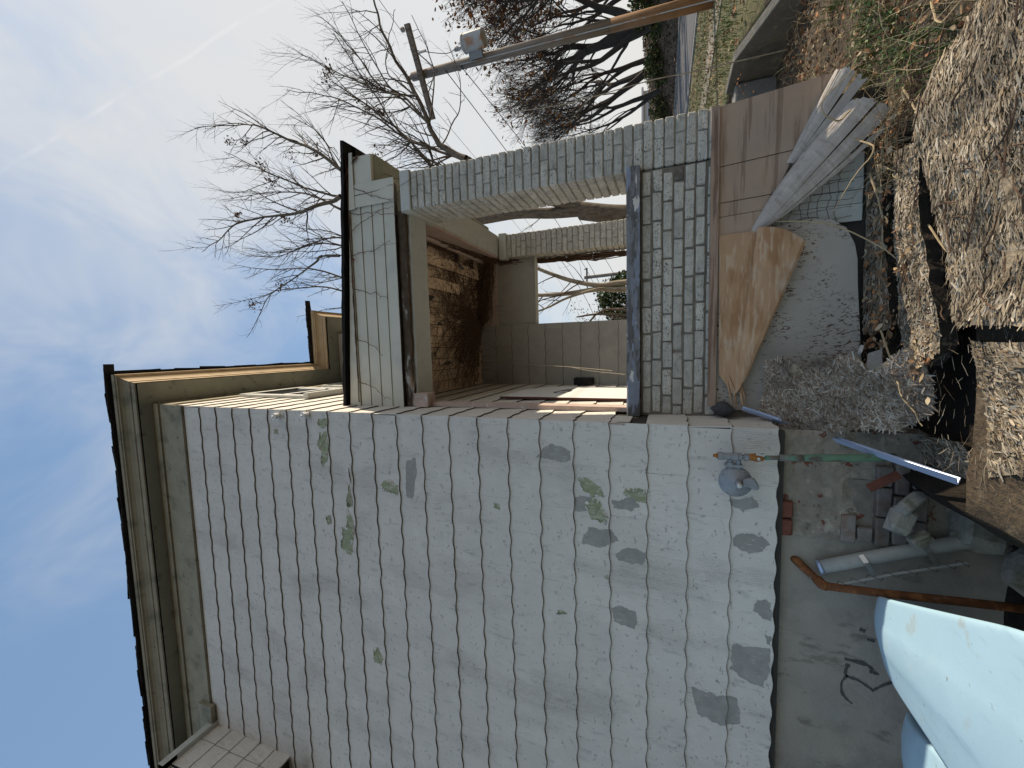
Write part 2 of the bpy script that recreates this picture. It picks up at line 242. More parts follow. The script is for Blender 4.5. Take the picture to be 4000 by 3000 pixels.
mt['spray'] = M('faded_spray_paint', (.085, .082, .074), .9, var=.3, vscale=30)
mt['tar'] = M('black_mastic', (.05, .052, .058), .6, bump=.01, bscale=30, var=.3, vscale=12)

# ------------------------------------------------------------------ mesh helpers
class MB:
    def __init__(s): s.v = []; s.f = []; s.mi = []; s.cur = 0; s.tone = None
    def add(s, vs, fs):
        o = len(s.v); s.v += [tuple(p) for p in vs]; s.f += [tuple(i+o for i in f) for f in fs]; s.mi += [s.cur]*len(fs)
    def box(s, x0, x1, y0, y1, z0, z1):
        s.add([(x0, y0, z0), (x1, y0, z0), (x1, y1, z0), (x0, y1, z0), (x0, y0, z1), (x1, y0, z1), (x1, y1, z1), (x0, y1, z1)],
              [(3, 2, 1, 0), (4, 5, 6, 7), (0, 1, 5, 4), (1, 2, 6, 5), (2, 3, 7, 6), (3, 0, 4, 7)])
    def prism(s, poly, a, b, ax='y'):
        """polygon given in the two other axes, extruded from a to b along ax"""
        n = len(poly)
        def P(p, t): return {'y': (p[0], t, p[1]), 'x': (t, p[0], p[1]), 'z': (p[0], p[1], t)}[ax]
        s.add([P(p, a) for p in poly]+[P(p, b) for p in poly],
              [tuple(range(n)), tuple(range(2*n-1, n-1, -1))]+[(i, i+n, (i+1) % n+n, (i+1) % n) for i in range(n)])
    def tube(s, pts, rad, n=6, cap=True):
        pts = [Vector(p) for p in pts]; m = len(pts)
        if isinstance(rad, (int, float)): rad = [rad]*m
        vs = []; ref = None
        for i, p in enumerate(pts):
            t = (pts[min(i+1, m-1)]-pts[max(i-1, 0)])
            t = t.normalized() if t.length > 1e-9 else Vector((0, 0, 1))
            if ref is None: ref = Vector((0, 0, 1)) if abs(t.z) < .9 else Vector((1, 0, 0))
            a = t.cross(ref); a = a.normalized() if a.length > 1e-6 else t.orthogonal().normalized()
            b = t.cross(a); ref = -b if False else ref
            for k in range(n):
                g = 2*math.pi*k/n; vs.append(p+(a*math.cos(g)+b*math.sin(g))*rad[i])
        fs = [(i*n+k, i*n+(k+1) % n, (i+1)*n+(k+1) % n, (i+1)*n+k) for i in range(m-1) for k in range(n)]
        if cap: fs += [tuple(range(n))[::-1], tuple(range((m-1)*n, m*n))]
        s.add(vs, fs)
    def lathe(s, prof, n=16, c=(0, 0, 0), ax='z'):
        """profile of (radius, height) pairs turned about ax through c"""
        vs = []
        for r, h in prof:
            for k in range(n):
                g = 2*math.pi*k/n; a, b = r*math.cos(g), r*math.sin(g)
                q = {'z': (a, b, h), 'y': (a, h, b), 'x': (h, a, b)}[ax]
                vs.append((q[0]+c[0], q[1]+c[1], q[2]+c[2]))
        m = len(prof)
        s.add(vs, [(i*n+k, i*n+(k+1) % n, (i+1)*n+(k+1) % n, (i+1)*n+k) for i in range(m-1) for k in range(n)]+[tuple(range(n))[::-1], tuple(range((m-1)*n, m*n))])
    def sheet(s, rows, thick=None):
        """grid of points; thick = offset vector for a second skin"""
        h, wd = len(rows), len(rows[0]); g = [p for r in rows for p in r]
        fs = [(i*wd+j, i*wd+j+1, (i+1)*wd+j+1, (i+1)*wd+j) for i in range(h-1) for j in range(wd-1)]
        if thick is None: s.add(g, fs); return
        t = Vector(thick); k = len(g); g2 = [tuple(Vector(p)+t) for p in g]
        fs2 = [tuple(i+k for i in f[::-1]) for f in fs]
        rim = [i for i in range(wd)]+[i*wd+wd-1 for i in range(1, h)]+[(h-1)*wd+j for j in range(wd-2, -1, -1)]+[i*wd for i in range(h-2, 0, -1)]
        fs3 = [(rim[i], rim[i]+k, rim[(i+1) % len(rim)]+k, rim[(i+1) % len(rim)]) for i in range(len(rim))]
        s.add(list(g)+g2, fs+fs2+fs3)
    def mesh(s, name, mats, smooth=False):
        me = bpy.data.meshes.new(name); me.from_pydata(s.v, [], s.f)
        for m in (mats if isinstance(mats, (list, tuple)) else [mats]): me.materials.append(mt[m] if isinstance(m, str) else m)
        if any(s.mi): me.polygons.foreach_set('material_index', s.mi)
        if smooth: me.polygons.foreach_set('use_smooth', [True]*len(me.polygons))
        if s.tone is not None:
            at = me.color_attributes.new('tone', 'FLOAT_COLOR', 'POINT')
            at.data.foreach_set('color', np.asarray(s.tone, dtype=np.float32).ravel())
        me.update(); return me
    def obj(s, name, mats, parent=None, smooth=False, **tags):
        o = bpy.data.objects.new(name, s.mesh(name, mats, smooth)); col.objects.link(o)
        if parent is not None: o.parent = parent
        tag(o, **tags); return o
def tag(o, label=None, cat=None, group=None, kind=None):
    if label: o['label'] = label
    if cat: o['category'] = cat
    if group: o['group'] = group
    if kind: o['kind'] = kind
    return o
def empty(name, loc=(0, 0, 0), **tags):
    o = bpy.data.objects.new(name, None); col.objects.link(o); o.location = loc; o.empty_display_size = .1
    return tag(o, **tags)
def inst(name, me, loc, rot=(0, 0, 0), parent=None, scale=(1, 1, 1)):
    o = bpy.data.objects.new(name, me); col.objects.link(o)
    o.location = loc; o.rotation_euler = rot; o.scale = scale
    if parent is not None: o.parent = parent
    return o
def fast(name, V, Fq, mats, tone=None, parent=None, smooth=False, nper=4, **tags):
    V = np.asarray(V, np.float32); Fq = np.asarray(Fq, np.int32)
    me = bpy.data.meshes.new(name); me.vertices.add(len(V)); me.vertices.foreach_set('co', V.ravel())
    me.loops.add(Fq.size); me.loops.foreach_set('vertex_index', Fq.ravel())
    me.polygons.add(len(Fq)); me.polygons.foreach_set('loop_start', np.arange(0, Fq.size, nper, dtype=np.int32))
    me.polygons.foreach_set('loop_total', np.full(len(Fq), nper, np.int32))
    me.materials.append(mt[mats]); me.update(calc_edges=True)
    if tone is not None:
        at = me.color_attributes.new('tone', 'FLOAT_COLOR', 'POINT'); T = np.ones((len(V), 4), np.float32); T[:, :3] = tone
        at.data.foreach_set('color', T.ravel())
    if smooth: me.polygons.foreach_set('use_smooth', [True]*len(me.polygons))
    o = bpy.data.objects.new(name, me); col.objects.link(o)
    if parent is not None: o.parent = parent
    tag(o, **tags); return o
def nz(x, y, z=0.0, s=1.0): return mnoise.noise(Vector((x*s, y*s, z*s)))
def sstep(a, b, x):
    t = min(1, max(0, (x-a)/(b-a))); return t*t*(3-2*t)
def lerp(a, b, t): return a+(b-a)*t
def polyline(pts, k):
    """Catmull-Rom resample"""
    P = [Vector(p) for p in pts]; out = []
    for i in range(len(P)-1):
        a, b, c, d = P[max(i-1, 0)], P[i], P[i+1], P[min(i+2, len(P)-1)]
        for j in range(k):
            t = j/k; out.append(.5*((2*b)+(c-a)*t+(2*a-5*b+4*c-d)*t*t+(3*b-a-3*c+d)*t**3))
    out.append(P[-1]); return out

# ================================================================== SETTING
def gh(x, y):
    lo = -.90
    if -4 < x < 5 and -4 < y < 6:
        lo += .035*nz(x, y, 1, 1.7)+.02*nz(x, y, 4, 5)
        lo -= .16*(1 if (-.2 < x < 1.75 and -.5 < y < .42) else 0)
    pit = (1-sstep(-.62, -.22, x))
    lo = lerp(lo, -1.42+.05*nz(x, y, 9, 2), pit)
    yard = lerp(-.88, -.39, sstep(1.5, 3.25, y))
    if y > 0: yard += .0175*max(0, y-11.9)
    yard += .03*max(0, min(x, 17.2)-10.9)
    yard += 2.0*sstep(17.4, 22, x)*(1+.2*nz(x, y, 2, .12))+.12*nz(x, y, 3, .35)*sstep(17.4, 20, x)
    return lerp(lo, yard, sstep(4.10, 4.24, x))
xs = [-900, -300, -90, -30, -12, -6, -4]+list(np.arange(-3.2, 4.0, .08))+[4.05, 4.10, 4.14, 4.18, 4.22, 4.26, 4.4, 4.7, 5.1, 5.6]+list(np.arange(6.2, 34, .7))+[38, 45, 60, 120, 300, 900]
ys = [-900, -300, -90, -30, -12, -6]+list(np.arange(-4, 4.2, .08))+list(np.arange(4.3, 12, .45))+list(np.arange(12, 50, 1.2))+[60, 90, 200, 900]
g = MB(); wd = len(xs)
g.v = [(x, y, gh(x, y)) for y in ys for x in xs]
for j in range(len(ys)-1):
    for i in range(wd-1):
        g.f.append((j*wd+i, j*wd+i+1, (j+1)*wd+i+1, (j+1)*wd+i))
        xc = (xs[i]+xs[i+1])/2; yc = (ys[j]+ys[j+1])/2
        g.mi.append(2 if xc > 17 else (1 if xc > 4.2 and yc > 2.6 else (3 if (-.2 < xc < 1.72 and -.52 < yc < .42) or (xc < -.25 and yc > -3) else 0)))  # pit floor darkened by colour to deepen its shade
g.obj('ground', ['soil', 'lawn', 'litter', 'damp_shade'], kind='structure', smooth=True)
def strip(name, x0, x1, y0, y1, dz, m, n=40, drop=0):
    b = MB(); rows = []
    for i in range(n+1):
        y = lerp(y0, y1, (i/n)**1.6); rows.append([(lerp(x0, x1, t), y, gh(lerp(x0, x1, t), y)+dz) for t in (0, .25, .5, .75, 1)])
    b.sheet(rows, (0, 0, -.25)); return b.obj(name, m, kind='structure')
strip('road', 10.9, 17.0, -10, 90, .012, 'asphalt', 60)
strip('sidewalk', 6.2, 7.2, 1.5, 60, .02, 'pave', 50)
strip('kerb', 10.72, 10.9, -10, 90, .06, 'concrete', 60)
strip('kerb', 17.0, 17.2, -10, 90, .09, 'concrete', 60)

# ================================================================== HOUSE
S = .267; UW = .61
house = empty('house', (0, 0, 0), label='old two storey house clad in peeling white wavy edged shingles', cat='house')
def body(name, x0, x1, y0, y1, z0, z1, m, parent=house):
    b = MB(); b.box(x0, x1, y0, y1, z0, z1); return b.obj(name, m, parent)
def shingle_mesh(w_, h_=S, waves=3.0, seed=0, ph=0.0, ragged=0.0, m='shingle'):
    rr = random.Random(seed); n = max(4, int(round(18*w_/UW))); b = MB()
    fr = []; top = []
    for i in range(n+1):
        x = w_*i/n
        z = -.0068*math.sin(2*math.pi*waves*x/UW+ph)+rr.uniform(-.0008, .0008)
        if ragged: z += ragged*abs(mnoise.noise(Vector((x*9, seed, 0))))
        fr.append((x, z)); top.append((x, h_+.012))
    yb, yt = -.0185, -.0065
    V = [(x, yb-.0002, z+.0030) for x, z in fr]+[(x, yt, z) for x, z in top]+[(x, yb+.010, z) for x, z in fr]+[(x, yt+.005, z) for x, z in top]+[(x, yb, z) for x, z in fr]
    q = n+1
    b.add(V, [(i, i+1, q+i+1, q+i) for i in range(n)]); b.cur = 1
    b.f += [(4*q+i, 2*q+i, 2*q+i+1, 4*q+i+1) for i in range(n)]+[(4*q+i, 4*q+i+1, i+1, i) for i in range(n)]; b.mi += [1]*(2*n)  # raw lower edge; the front strip paints the gap shadow under each course
    b.f += [(0, q, 3*q, 2*q), (n, 2*q+n, 3*q+n, q+n)]; b.mi += [0, 0]
    return b.mesh('shingle', [m, 'shingle_edge'])
SH = {}
def shingle(parent, origin, rotz, s0, wd_, k, var=0, m='shingle'):
    key = (round(wd_, 3), var, m)
    if key not in SH: SH[key] = shingle_mesh(wd_, seed=var, m=m)
    c, s_ = math.cos(rotz), math.sin(rotz)
    o = inst('shingle', SH[key], (origin[0]+c*s0, origin[1]+s_*s0, origin[2]+k*S), (R.uniform(-.004, .004), R.gauss(0, .0022), rotz), parent)
    return o
def clad(parent, origin, rotz, s_from, s_to, ks, skip=lambda k, a, b: False, m='shingle'):
    """courses of wavy shingles along a wall; outward is local -y"""
    for k in ks:
        a = s_from-(UW/2 if k % 2 else 0)-.02*((k*7) % 5)
        while a < s_to-.01:
            b_ = a+UW; lo, hi = max(a, s_from), min(b_, s_to)
            if hi-lo > .02 and not skip(k, lo, hi):
                shingle(parent, origin, rotz, lo+.0004, hi-lo-.0008, k, var=(k*3+int(a*10)) % 3 if hi-lo > .6 else 0, m=m)
            a = b_
wall1 = body('wall', -5.0, -.004, .0, 2.0, -.30, 6.12, 'sheath')
clad(wall1, (0, 0, 0), 0, -4.88, .012, range(-1, 21))
wall2 = body('wall', -.5, -.001, 2.0, 6.0, -.30, 6.12, 'sheath')
def skip2(k, a, b): return (k == 2 and a < .3)
clad(wall2, (0, 0, 0), math.pi/2, -.012, 2.95, range(-1, 22), skip2)
# the torn course beside the coping
b = MB(); b.cur = 0; b.prism([(.05, .66), (.30, .66), (.30, .80), (.0, .80), (.0, .76), (.03, .73)], .002, .012, 'x'); b.obj('broken_shingle', ['shingle'], wall2)
b = MB(); b.box(-.0, .008, -.012, .012, .53, .80); b.obj('corner_strip', 'batten', wall2)
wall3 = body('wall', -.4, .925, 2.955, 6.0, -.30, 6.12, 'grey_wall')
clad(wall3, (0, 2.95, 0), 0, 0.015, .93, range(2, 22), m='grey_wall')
# painted patches and flaked places on the long wall, laid over each tilted course
def patches(polys, m, name, off):
    for poly in polys:
        cx = sum(p[0] for p in poly)/len(poly); cz = sum(p[1] for p in poly)/len(poly)
        # roughen the outline
        P = []
        for i in range(len(poly)):
            a, c_ = poly[i], poly[(i+1) % len(poly)]
            for j in range(12):
                t = j/12; x = lerp(a[0], c_[0], t); z = lerp(a[1], c_[1], t)
                P.append((x+.016*nz(x*22, z*22, cx*9)+.010*nz(x*90, z*90, 3), z+.014*nz(x*23+7, z*21, cz*5)+.010*nz(x*95, z*95, 8)))
        bld = MB()
        for k in range(-1, 21):
            zl, zh = k*S-.0072, (k+1)*S+.007
            Q = P
            for lim, sg in ((zl, 1), (zh, -1)):
                out = []
                for i in range(len(Q)):
                    a, c_ = Q[i], Q[(i+1) % len(Q)]; ia, ic = (a[1]-lim)*sg >= 0, (c_[1]-lim)*sg >= 0
                    if ia: out.append(a)
                    if ia != ic:
                        t = (lim-a[1])/(c_[1]-a[1]); out.append((lerp(a[0], c_[0], t), lim))
                Q = out
                if len(Q) < 3: break
            if len(Q) < 3: continue
            a0 = -4.88-(UW/2 if k % 2 else 0)-.02*((k*7) % 5); Q2 = []
            for i in range(len(Q)):          # follow the wavy lower edge of this course
                p_, q_ = Q[i], Q[(i+1) % len(Q)]; m_ = max(1, int(abs(q_[0]-p_[0])/.012)) if min(p_[1], q_[1]) < k*S+.01 else 1
                for j in range(m_):
                    xx, zz_ = lerp(p_[0], q_[0], j/m_), lerp(p_[1], q_[1], j/m_); Q2.append((xx, max(zz_, k*S-.0068*math.sin(6*math.pi*((xx-a0) % UW)/UW)+.0012)))
            Q = Q2; n = len(Q); pv = [(x, lerp(-.0185, -.0065, (z-k*S)/(S+.012))-off, z) for x, z in Q]
            # fan from the middle of this piece
            mx = sum(p[0] for p in pv)/n; mz = sum(p[2] for p in pv)/n
            bld.add(pv, [tuple(range(n))])
        if bld.v: bld.obj(name, m, wall1)
        if m != 'green': continue
        fl_ = MB()
        for i in range(0, len(P), 4):
            if R.random() < .55: continue
            (x, z), (x2, z2) = P[i], P[(i+3) % len(P)]; k = math.floor(z/S); yb = lerp(-.0185, -.0065, (z-k*S)/(S+.012))-.002
            mx, mz = (x+x2)/2, (z+z2)/2; ox, oz = (cx-mx)*R.uniform(.15, .4), (cz-mz)*R.uniform(.15, .4)
            fl_.add([(x, yb, z), (x2, yb, z2), (x2+ox*.6, yb-.006, z2+oz*.6), (mx+ox, yb-R.uniform(.008, .016), mz+oz), (x+ox*.5, yb-.006, z+oz*.5)], [(0, 1, 2, 3, 4)])
        if fl_.v: fl_.obj('paint_flakes', 'shingle', wall1, kind='stuff')
GREEN = [[(-0.065, 3.585), (-0.053, 3.472), (-0.132, 3.468), (-0.168, 3.553), (-0.106, 3.61)],
 [(-0.202, 3.587), (-0.189, 3.493), (-0.324, 3.474), (-0.454, 3.496), (-0.556, 3.566), (-0.526, 3.595), (-0.394, 3.573), (-0.317, 3.628)],
 [(-0.639, 2.89), (-0.591, 2.778), (-0.65, 2.684), (-0.735, 2.698), (-0.713, 2.858)], [(-0.674, 3.253), (-0.846, 3.217), (-0.933, 3.273), (-0.855, 3.297)],
 [(-0.198, 4.198), (-0.187, 4.139), (-0.246, 4.146), (-0.248, 4.192)],
 [(-0.935, 3.293), (-0.993, 3.238), (-1.152, 3.221), (-1.305, 3.262), (-1.405, 3.27), (-1.345, 3.416), (-1.126, 3.388), (-1.148, 3.31), (-1.034, 3.311)],
 [(-0.837, 3.285), (-0.845, 3.217), (-0.911, 3.232), (-0.918, 3.292)], [(-1.043, 3.577), (-1.026, 3.503), (-1.091, 3.498), (-1.132, 3.553)],
 [(-2.333, 3.081), (-2.284, 3.019), (-2.405, 2.97), (-2.47, 2.993), (-2.46, 3.08)], [(-0.438, 1.039), (-0.426, 0.977), (-0.484, 0.857), (-0.557, 0.846), (-0.566, 0.93), (-0.511, 1.003)],
 [(-0.505, 0.705), (-0.467, 0.693), (-0.465, 0.546), (-0.567, 0.546), (-0.574, 0.613), (-0.539, 0.625), (-0.529, 0.705)], [(-0.696, 1.747), (-0.717, 1.689), (-0.751, 1.683), (-0.736, 1.733)],
 [(-0.622, 0.985), (-0.565, 0.923), (-0.585, 0.875), (-0.702, 0.81), (-0.761, 0.828), (-0.732, 0.949)], [(-1.519, 1.229), (-1.526, 1.136), (-1.544, 1.143), (-1.552, 1.227)]]
GREY = [[(-0.217, 1.304), (-0.174, 1.238), (-0.215, 1.086), (-0.291, 1.093), (-0.316, 1.163), (-0.288, 1.305), (-0.286, 1.372)],
 [(-0.417, 2.592), (-0.38, 2.487), (-0.482, 2.476), (-0.771, 2.543), (-0.733, 2.61), (-0.567, 2.601)], [(-0.581, 1.066), (-0.553, 0.93), (-0.684, 0.98), (-0.694, 1.055)],
 [(-0.575, 0.786), (-0.533, 0.625), (-0.59, 0.591), (-0.632, 0.636), (-0.634, 0.763)], [(-0.881, 1.006), (-0.803, 0.95), (-0.806, 0.793), (-0.879, 0.734), (-0.952, 0.878), (-0.934, 1.013)],
 [(-0.983, 0.758), (-0.914, 0.676), (-0.936, 0.539), (-1.038, 0.561), (-1.03, 0.734)], [(-1.426, 0.796), (-1.381, 0.736), (-1.412, 0.613), (-1.488, 0.607), (-1.544, 0.63), (-1.525, 0.772)],
 [(-1.903, 0.232), (-1.905, 0.007), (-1.896, -0.063), (-2.083, -0.086), (-2.133, 0.045), (-2.086, 0.192)], [(-0.746, -0.01), (-0.703, -0.068), (-0.708, -0.19), (-0.758, -0.228), (-0.808, -0.192), (-0.837, -0.118), (-0.801, -0.021)],
 [(-0.477, 0.004), (-0.462, -0.129), (-0.503, -0.158), (-0.557, -0.074), (-0.52, -0.006)], [(-1.177, -0.153), (-1.141, -0.219), (-1.165, -0.25), (-1.267, -0.25), (-1.288, -0.222), (-1.236, -0.145)],
 [(-1.51, -0.024), (-1.497, -0.17), (-1.476, -0.208), (-1.485, -0.25), (-1.635, -0.25), (-1.773, -0.214), (-1.744, -0.088), (-1.692, -0.017)], [(-1.382, -0.215), (-1.394, -0.25), (-1.461, -0.25), (-1.449, -0.226)]]
patches(GREY, 'greyp', 'touch_up_patch', .0012)
patches(GREEN, 'green', 'flaked_patch', .0018)
# curled paint flake beside the long green strip
b = MB(); b.sheet([[(-.50-.05*i, -.014-.016*math.sin(i*.8)*(j == 1), 3.30-.05*j-.008*i) for j in (0, 1)] for i in range(7)], (0, -.001, 0)); b.obj('paint_flake', 'shingle', wall1)
# frieze boards, soffit, fascia moulding
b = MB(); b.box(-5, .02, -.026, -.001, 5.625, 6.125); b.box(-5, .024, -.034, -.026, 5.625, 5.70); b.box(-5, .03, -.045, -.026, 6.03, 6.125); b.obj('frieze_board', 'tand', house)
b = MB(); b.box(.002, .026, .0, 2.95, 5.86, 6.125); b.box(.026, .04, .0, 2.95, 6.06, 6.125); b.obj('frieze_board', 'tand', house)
def eave(prof, m, seg):
    b = MB(); rows = []
    for o, z in prof:
        path = [(-5.2, -.17-o), (.28+o, -.17-o), (.28+o, 2.73-o), (1.22+o, 2.73-o), (1.22+o, 8.0)]
        rows.append([(p[0], p[1], z) for p in path[seg[0]:seg[1]+1]])
    b.sheet(rows); return b.obj('fascia_moulding', m, house)
PROF = [(-.02, 6.13), (0, 6.13), (0, 6.16), (.012, 6.166), (.018, 6.19), (.018, 6.22), (.028, 6.225), (.036, 6.25), (.055, 6.285), (.080, 6.31), (.098, 6.316), (.098, 6.334), (.110, 6.34), (.112, 6.385)]
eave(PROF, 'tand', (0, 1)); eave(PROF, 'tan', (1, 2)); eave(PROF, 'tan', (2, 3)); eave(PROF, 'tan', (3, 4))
b = MB(); b.box(-5.2, .28, -.17, 0, 6.128, 6.16); b.box(.0, .28, 0, 2.73, 6.129, 6.16); b.box(.0, 1.22, 2.73, 2.96, 6.127, 6.16); b.box(.925, 1.22, 2.96, 8, 6.128, 6.16); b.obj('soffit', 'soffit', house)
b = MB()
A = [(-5.3, -.29, 6.385), (.40, -.29, 6.385), (.40, 2.60, 6.385), (1.34, 2.60, 6.385), (1.34, 8, 6.385), (-5.3, 8, 6.385), (-2.6, 2.6, 7.6), (-2.6, 5.5, 7.6)]
b.add(A, [(0, 1, 6), (1, 2, 3, 4, 7, 6), (4, 5, 7), (5, 0, 6, 7)]); roof = b.obj('roof', 'roof', house)
tabs = []
for i in range(3):
    q = MB(); q.sheet([[(-.17+.034*j, -.09*t, .012*t-(.012 if t == 0 else 0)*abs(nz(j*.9, i*3.3))+.006*nz(j*.7, i*5, t)) for j in range(11)] for t in (0, .35, 1)], (0, 0, .012)); tabs.append(q.mesh('roof_shingle', 'roof'))
def tabrow(p0, p1, rz):
    d = Vector(p1)-Vector(p0); n = int(d.length/.31)
    for i in range(n+1):
        for lay in (0, 1):
            p = Vector(p0)+d*((i+.5*lay)/n)
            inst('roof_shingle', tabs[(i+lay) % 3], (p.x+R.uniform(-.012, .012), p.y+R.uniform(-.012, .012), 6.392+.014*lay+R.uniform(0, .012)), (R.uniform(-.08, .05), R.uniform(-.05, .05), rz+R.uniform(-.05, .05)), roof)
tabrow((-5.1, -.225, 0), (.18, -.225, 0), 0); tabrow((.335, -.08, 0), (.335, 2.47, 0), math.pi/2); tabrow((.58, 2.65, 0), (1.20, 2.65, 0), 0)
# small block under the frieze, corner insulators
b = MB(); b.box(-4.06, -3.66, -.075, -.027, 5.545, 5.77); b.obj('frieze_block', 'tand', house)
for zz, xx in ((4.11, -.05), (3.72, -.03)):
    b = MB(); b.lathe([(.012, 0), (.03, -.004), (.032, -.022), (.02, -.03), (.02, -.038), (.033, -.046), (.034, -.066), (.012, -.072), (.008, -.085)], 14, (xx, -.012, zz), 'y')
    b.obj('wire_insulator', 'white', smooth=False, label='white porcelain knob on the wall corner, %s of the two' % ('upper' if zz > 4 else 'lower'), cat='insulator', group='porcelain knobs on the house corner')
# upper window on the front wall, seen edge on
wn = MB(); wn.box(.018, .05, .80, .90, 4.62, 5.72); wn.box(.018, .05, 1.70, 1.80, 4.62, 5.72); wn.box(.018, .055, .80, 1.80, 5.72, 5.82); wn.box(.018, .09, .76, 1.84, 4.55, 4.62); wi = wn.obj('window', 'trimw', house)
b = MB(); b.box(.018, .030, .90, 1.70, 4.62, 5.72); b.obj('pane', 'glass', wi)
b = MB(); b.box(.030, .045, .90, 1.70, 5.14, 5.20); b.box(.030, .045, .90, .95, 4.62, 5.72); b.box(.030, .045, 1.65, 1.70, 4.62, 5.72); b.obj('sash', 'white', wi)
wn = MB(); wn.box(.018, .05, 2.10, 2.20, 3.9, 5.62); wn.box(.018, .09, 2.06, 2.9, 3.82, 3.9); wn.box(.018, .055, 2.1, 2.9, 5.62, 5.72); wi = wn.obj('window', 'trimw', house)
b = MB(); b.box(.018, .030, 2.20, 2.9, 3.9, 5.62); b.obj('pane', 'glass', wi)
# projecting bay at the far end of the long wall
bay = MB(); bay.box(-5.2, -3.72, -.62, -.05, 4.25, 5.42); bay = bay.obj('bay', 'sheath', house); bay.location = (-.22, .10, .12)
for k in range(5):
    for (a, b_) in ((0, .31), (.315, .57)):
        q = MB(); z0 = 4.22+k*.24; q.add([(-3.70, -.62+a, z0), (-3.70, -.62+b_, z0), (-3.712, -.62+b_, z0+.25), (-3.712, -.62+a, z0+.25), (-3.72, -.62+b_, z0), (-3.72, -.62+a, z0)], [(0, 1, 2, 3), (0, 5, 4, 1)]); q.obj('shingle', 'shingle', bay)
    for a in range(2):
        q = MB(); z0 = 4.22+k*.24; x0 = -3.72-.6*(a+1); x1 = x0+.595; q.add([(x0, -.64, z0), (x1, -.64, z0), (x1, -.63, z0+.25), (x0, -.63, z0+.25), (x0, -.62, z0), (x1, -.62, z0)], [(0, 1, 2, 3), (0, 4, 5, 1)]); q.obj('shingle', 'shingle', bay)
q = MB(); q.box(-5.2, -3.66, -.70, -.56, 5.42, 5.50); q.box(-3.72, -3.655, -.70, -.02, 5.42, 5.50); q.obj('trim_board', 'trimw', bay)
q = MB(); q.tube([(-3.62, -.40, 4.05), (-4.6, -.42, 4.0)], .075, 8); q.obj('beam_end', 'rot', bay)
# ------------------------------------------------------------------ foundation
fnd = MB(); fnd.box(-5, -.68, .055, .5, -1.8, -.27); fnd = fnd.obj('foundation', 'stucco', house)
rows = []
for i in range(28):
    z = -.275-1.35*i/27
    rows.append([(-.70+.70*j/18, .045-.022*nz(j*.35, i*.35, 3)-.012*nz(j*1.1, i*1.1, 8)+.02*sstep(-.60, -.72, z), z) for j in range(19)])
b = MB(); b.sheet(rows); b.obj('parge_coat', 'parge', house, smooth=False)
b = MB(); b.box(-.70, -.01, .10, .5, -1.8, -.27); b.obj('foundation_core', 'mortar', house)
def brick_mesh(L, Dp, H, seed, m='brickp', ch=.0055, j=.0030):
    rr = random.Random(seed); V = []; hx, hy, hz = L/2, Dp/2, H/2
    for sx in (-1, 1):
        for sy in (-1, 1):
            for sz in (-1, 1):
                q = [rr.uniform(-j, j) for _ in range(3)]; c_ = ch*rr.uniform(.6, 1.7)
                for ax in range(3):
                    p = [sx*hx+q[0], sy*hy+q[1], sz*hz+q[2]]
                    for a2, s2 in enumerate((sx, sy, sz)):
                        if a2 != ax: p[a2] -= s2*c_
                    V.append(tuple(p))
    def id_(sx, sy, sz, ax): return (((sx > 0)*4+(sy > 0)*2+(sz > 0)))*3+ax
    Fc = []
    for ax in range(3):
        o1, o2 = [(1, 2), (0, 2), (0, 1)][ax]
        for s in (-1, 1):
            ring = []
            for a, b_ in ((-1, -1), (1, -1), (1, 1), (-1, 1)):
                t = [0, 0, 0]; t[ax] = s; t[o1] = a; t[o2] = b_; ring.append(id_(*t, ax))
            Fc.append(tuple(ring) if (s > 0) == (ax != 1) else tuple(ring[::-1]))
    for ax in range(3):    # edges along ax
        o1, o2 = [(1, 2), (0, 2), (0, 1)][ax]
        for a in (-1, 1):
            for b_ in (-1, 1):
                t0 = [0, 0, 0]; t0[ax] = -1; t0[o1] = a; t0[o2] = b_; t1 = list(t0); t1[ax] = 1
                Fc.append((id_(*t0, o1), id_(*t1, o1), id_(*t1, o2), id_(*t0, o2)))
    for sx in (-1, 1):
        for sy in (-1, 1):
            for sz in (-1, 1): Fc.append(tuple(id_(sx, sy, sz, ax) for ax in range(3)))
    b = MB(); b.add(V, Fc); me = b.mesh('brick', m)
    import bmesh
    bm = bmesh.new(); bm.from_mesh(me); bmesh.ops.recalc_face_normals(bm, faces=bm.faces); bm.to_mesh(me); bm.free(); return me
BK = {}
def brick(parent, c, L, Dp, H, m='brickp', rz=0.0, tilt=0.0):
    key = (round(L, 3), round(Dp, 3), round(H, 3), R.randrange(4), m)
    if key not in BK: BK[key] = brick_mesh(L, Dp, H, hash(key[:4]) % 9999, m)
    return inst('brick', BK[key], (c[0], c[1], c[2]), (R.uniform(-.006, .006), R.uniform(-.006, .006)+tilt, rz+R.uniform(-.008, .008)), parent)
fb = MB(); fb.box(-.69, -.30, .06, .3, -1.05, -.60); fb = fb.obj('brick_pier', 'mortar', house)
for k in range(5):
    z = -.66-.083*k; a = -.685+(.0 if k % 2 else -.02)
    widths = [.10, .215, .215] if k % 2 else [.19, .19, .13]
    if k < 2: widths = widths[:1]
    for L in widths:
        if a+L < -.12: brick(fb, (a+L/2, .072-.004*k, z), L-.012, .10, .072, 'brickf')
        a += L
for x0 in (-.64, -.52): brick(fb, (x0, .03, -.325), .11, .05, .07, 'brickr')
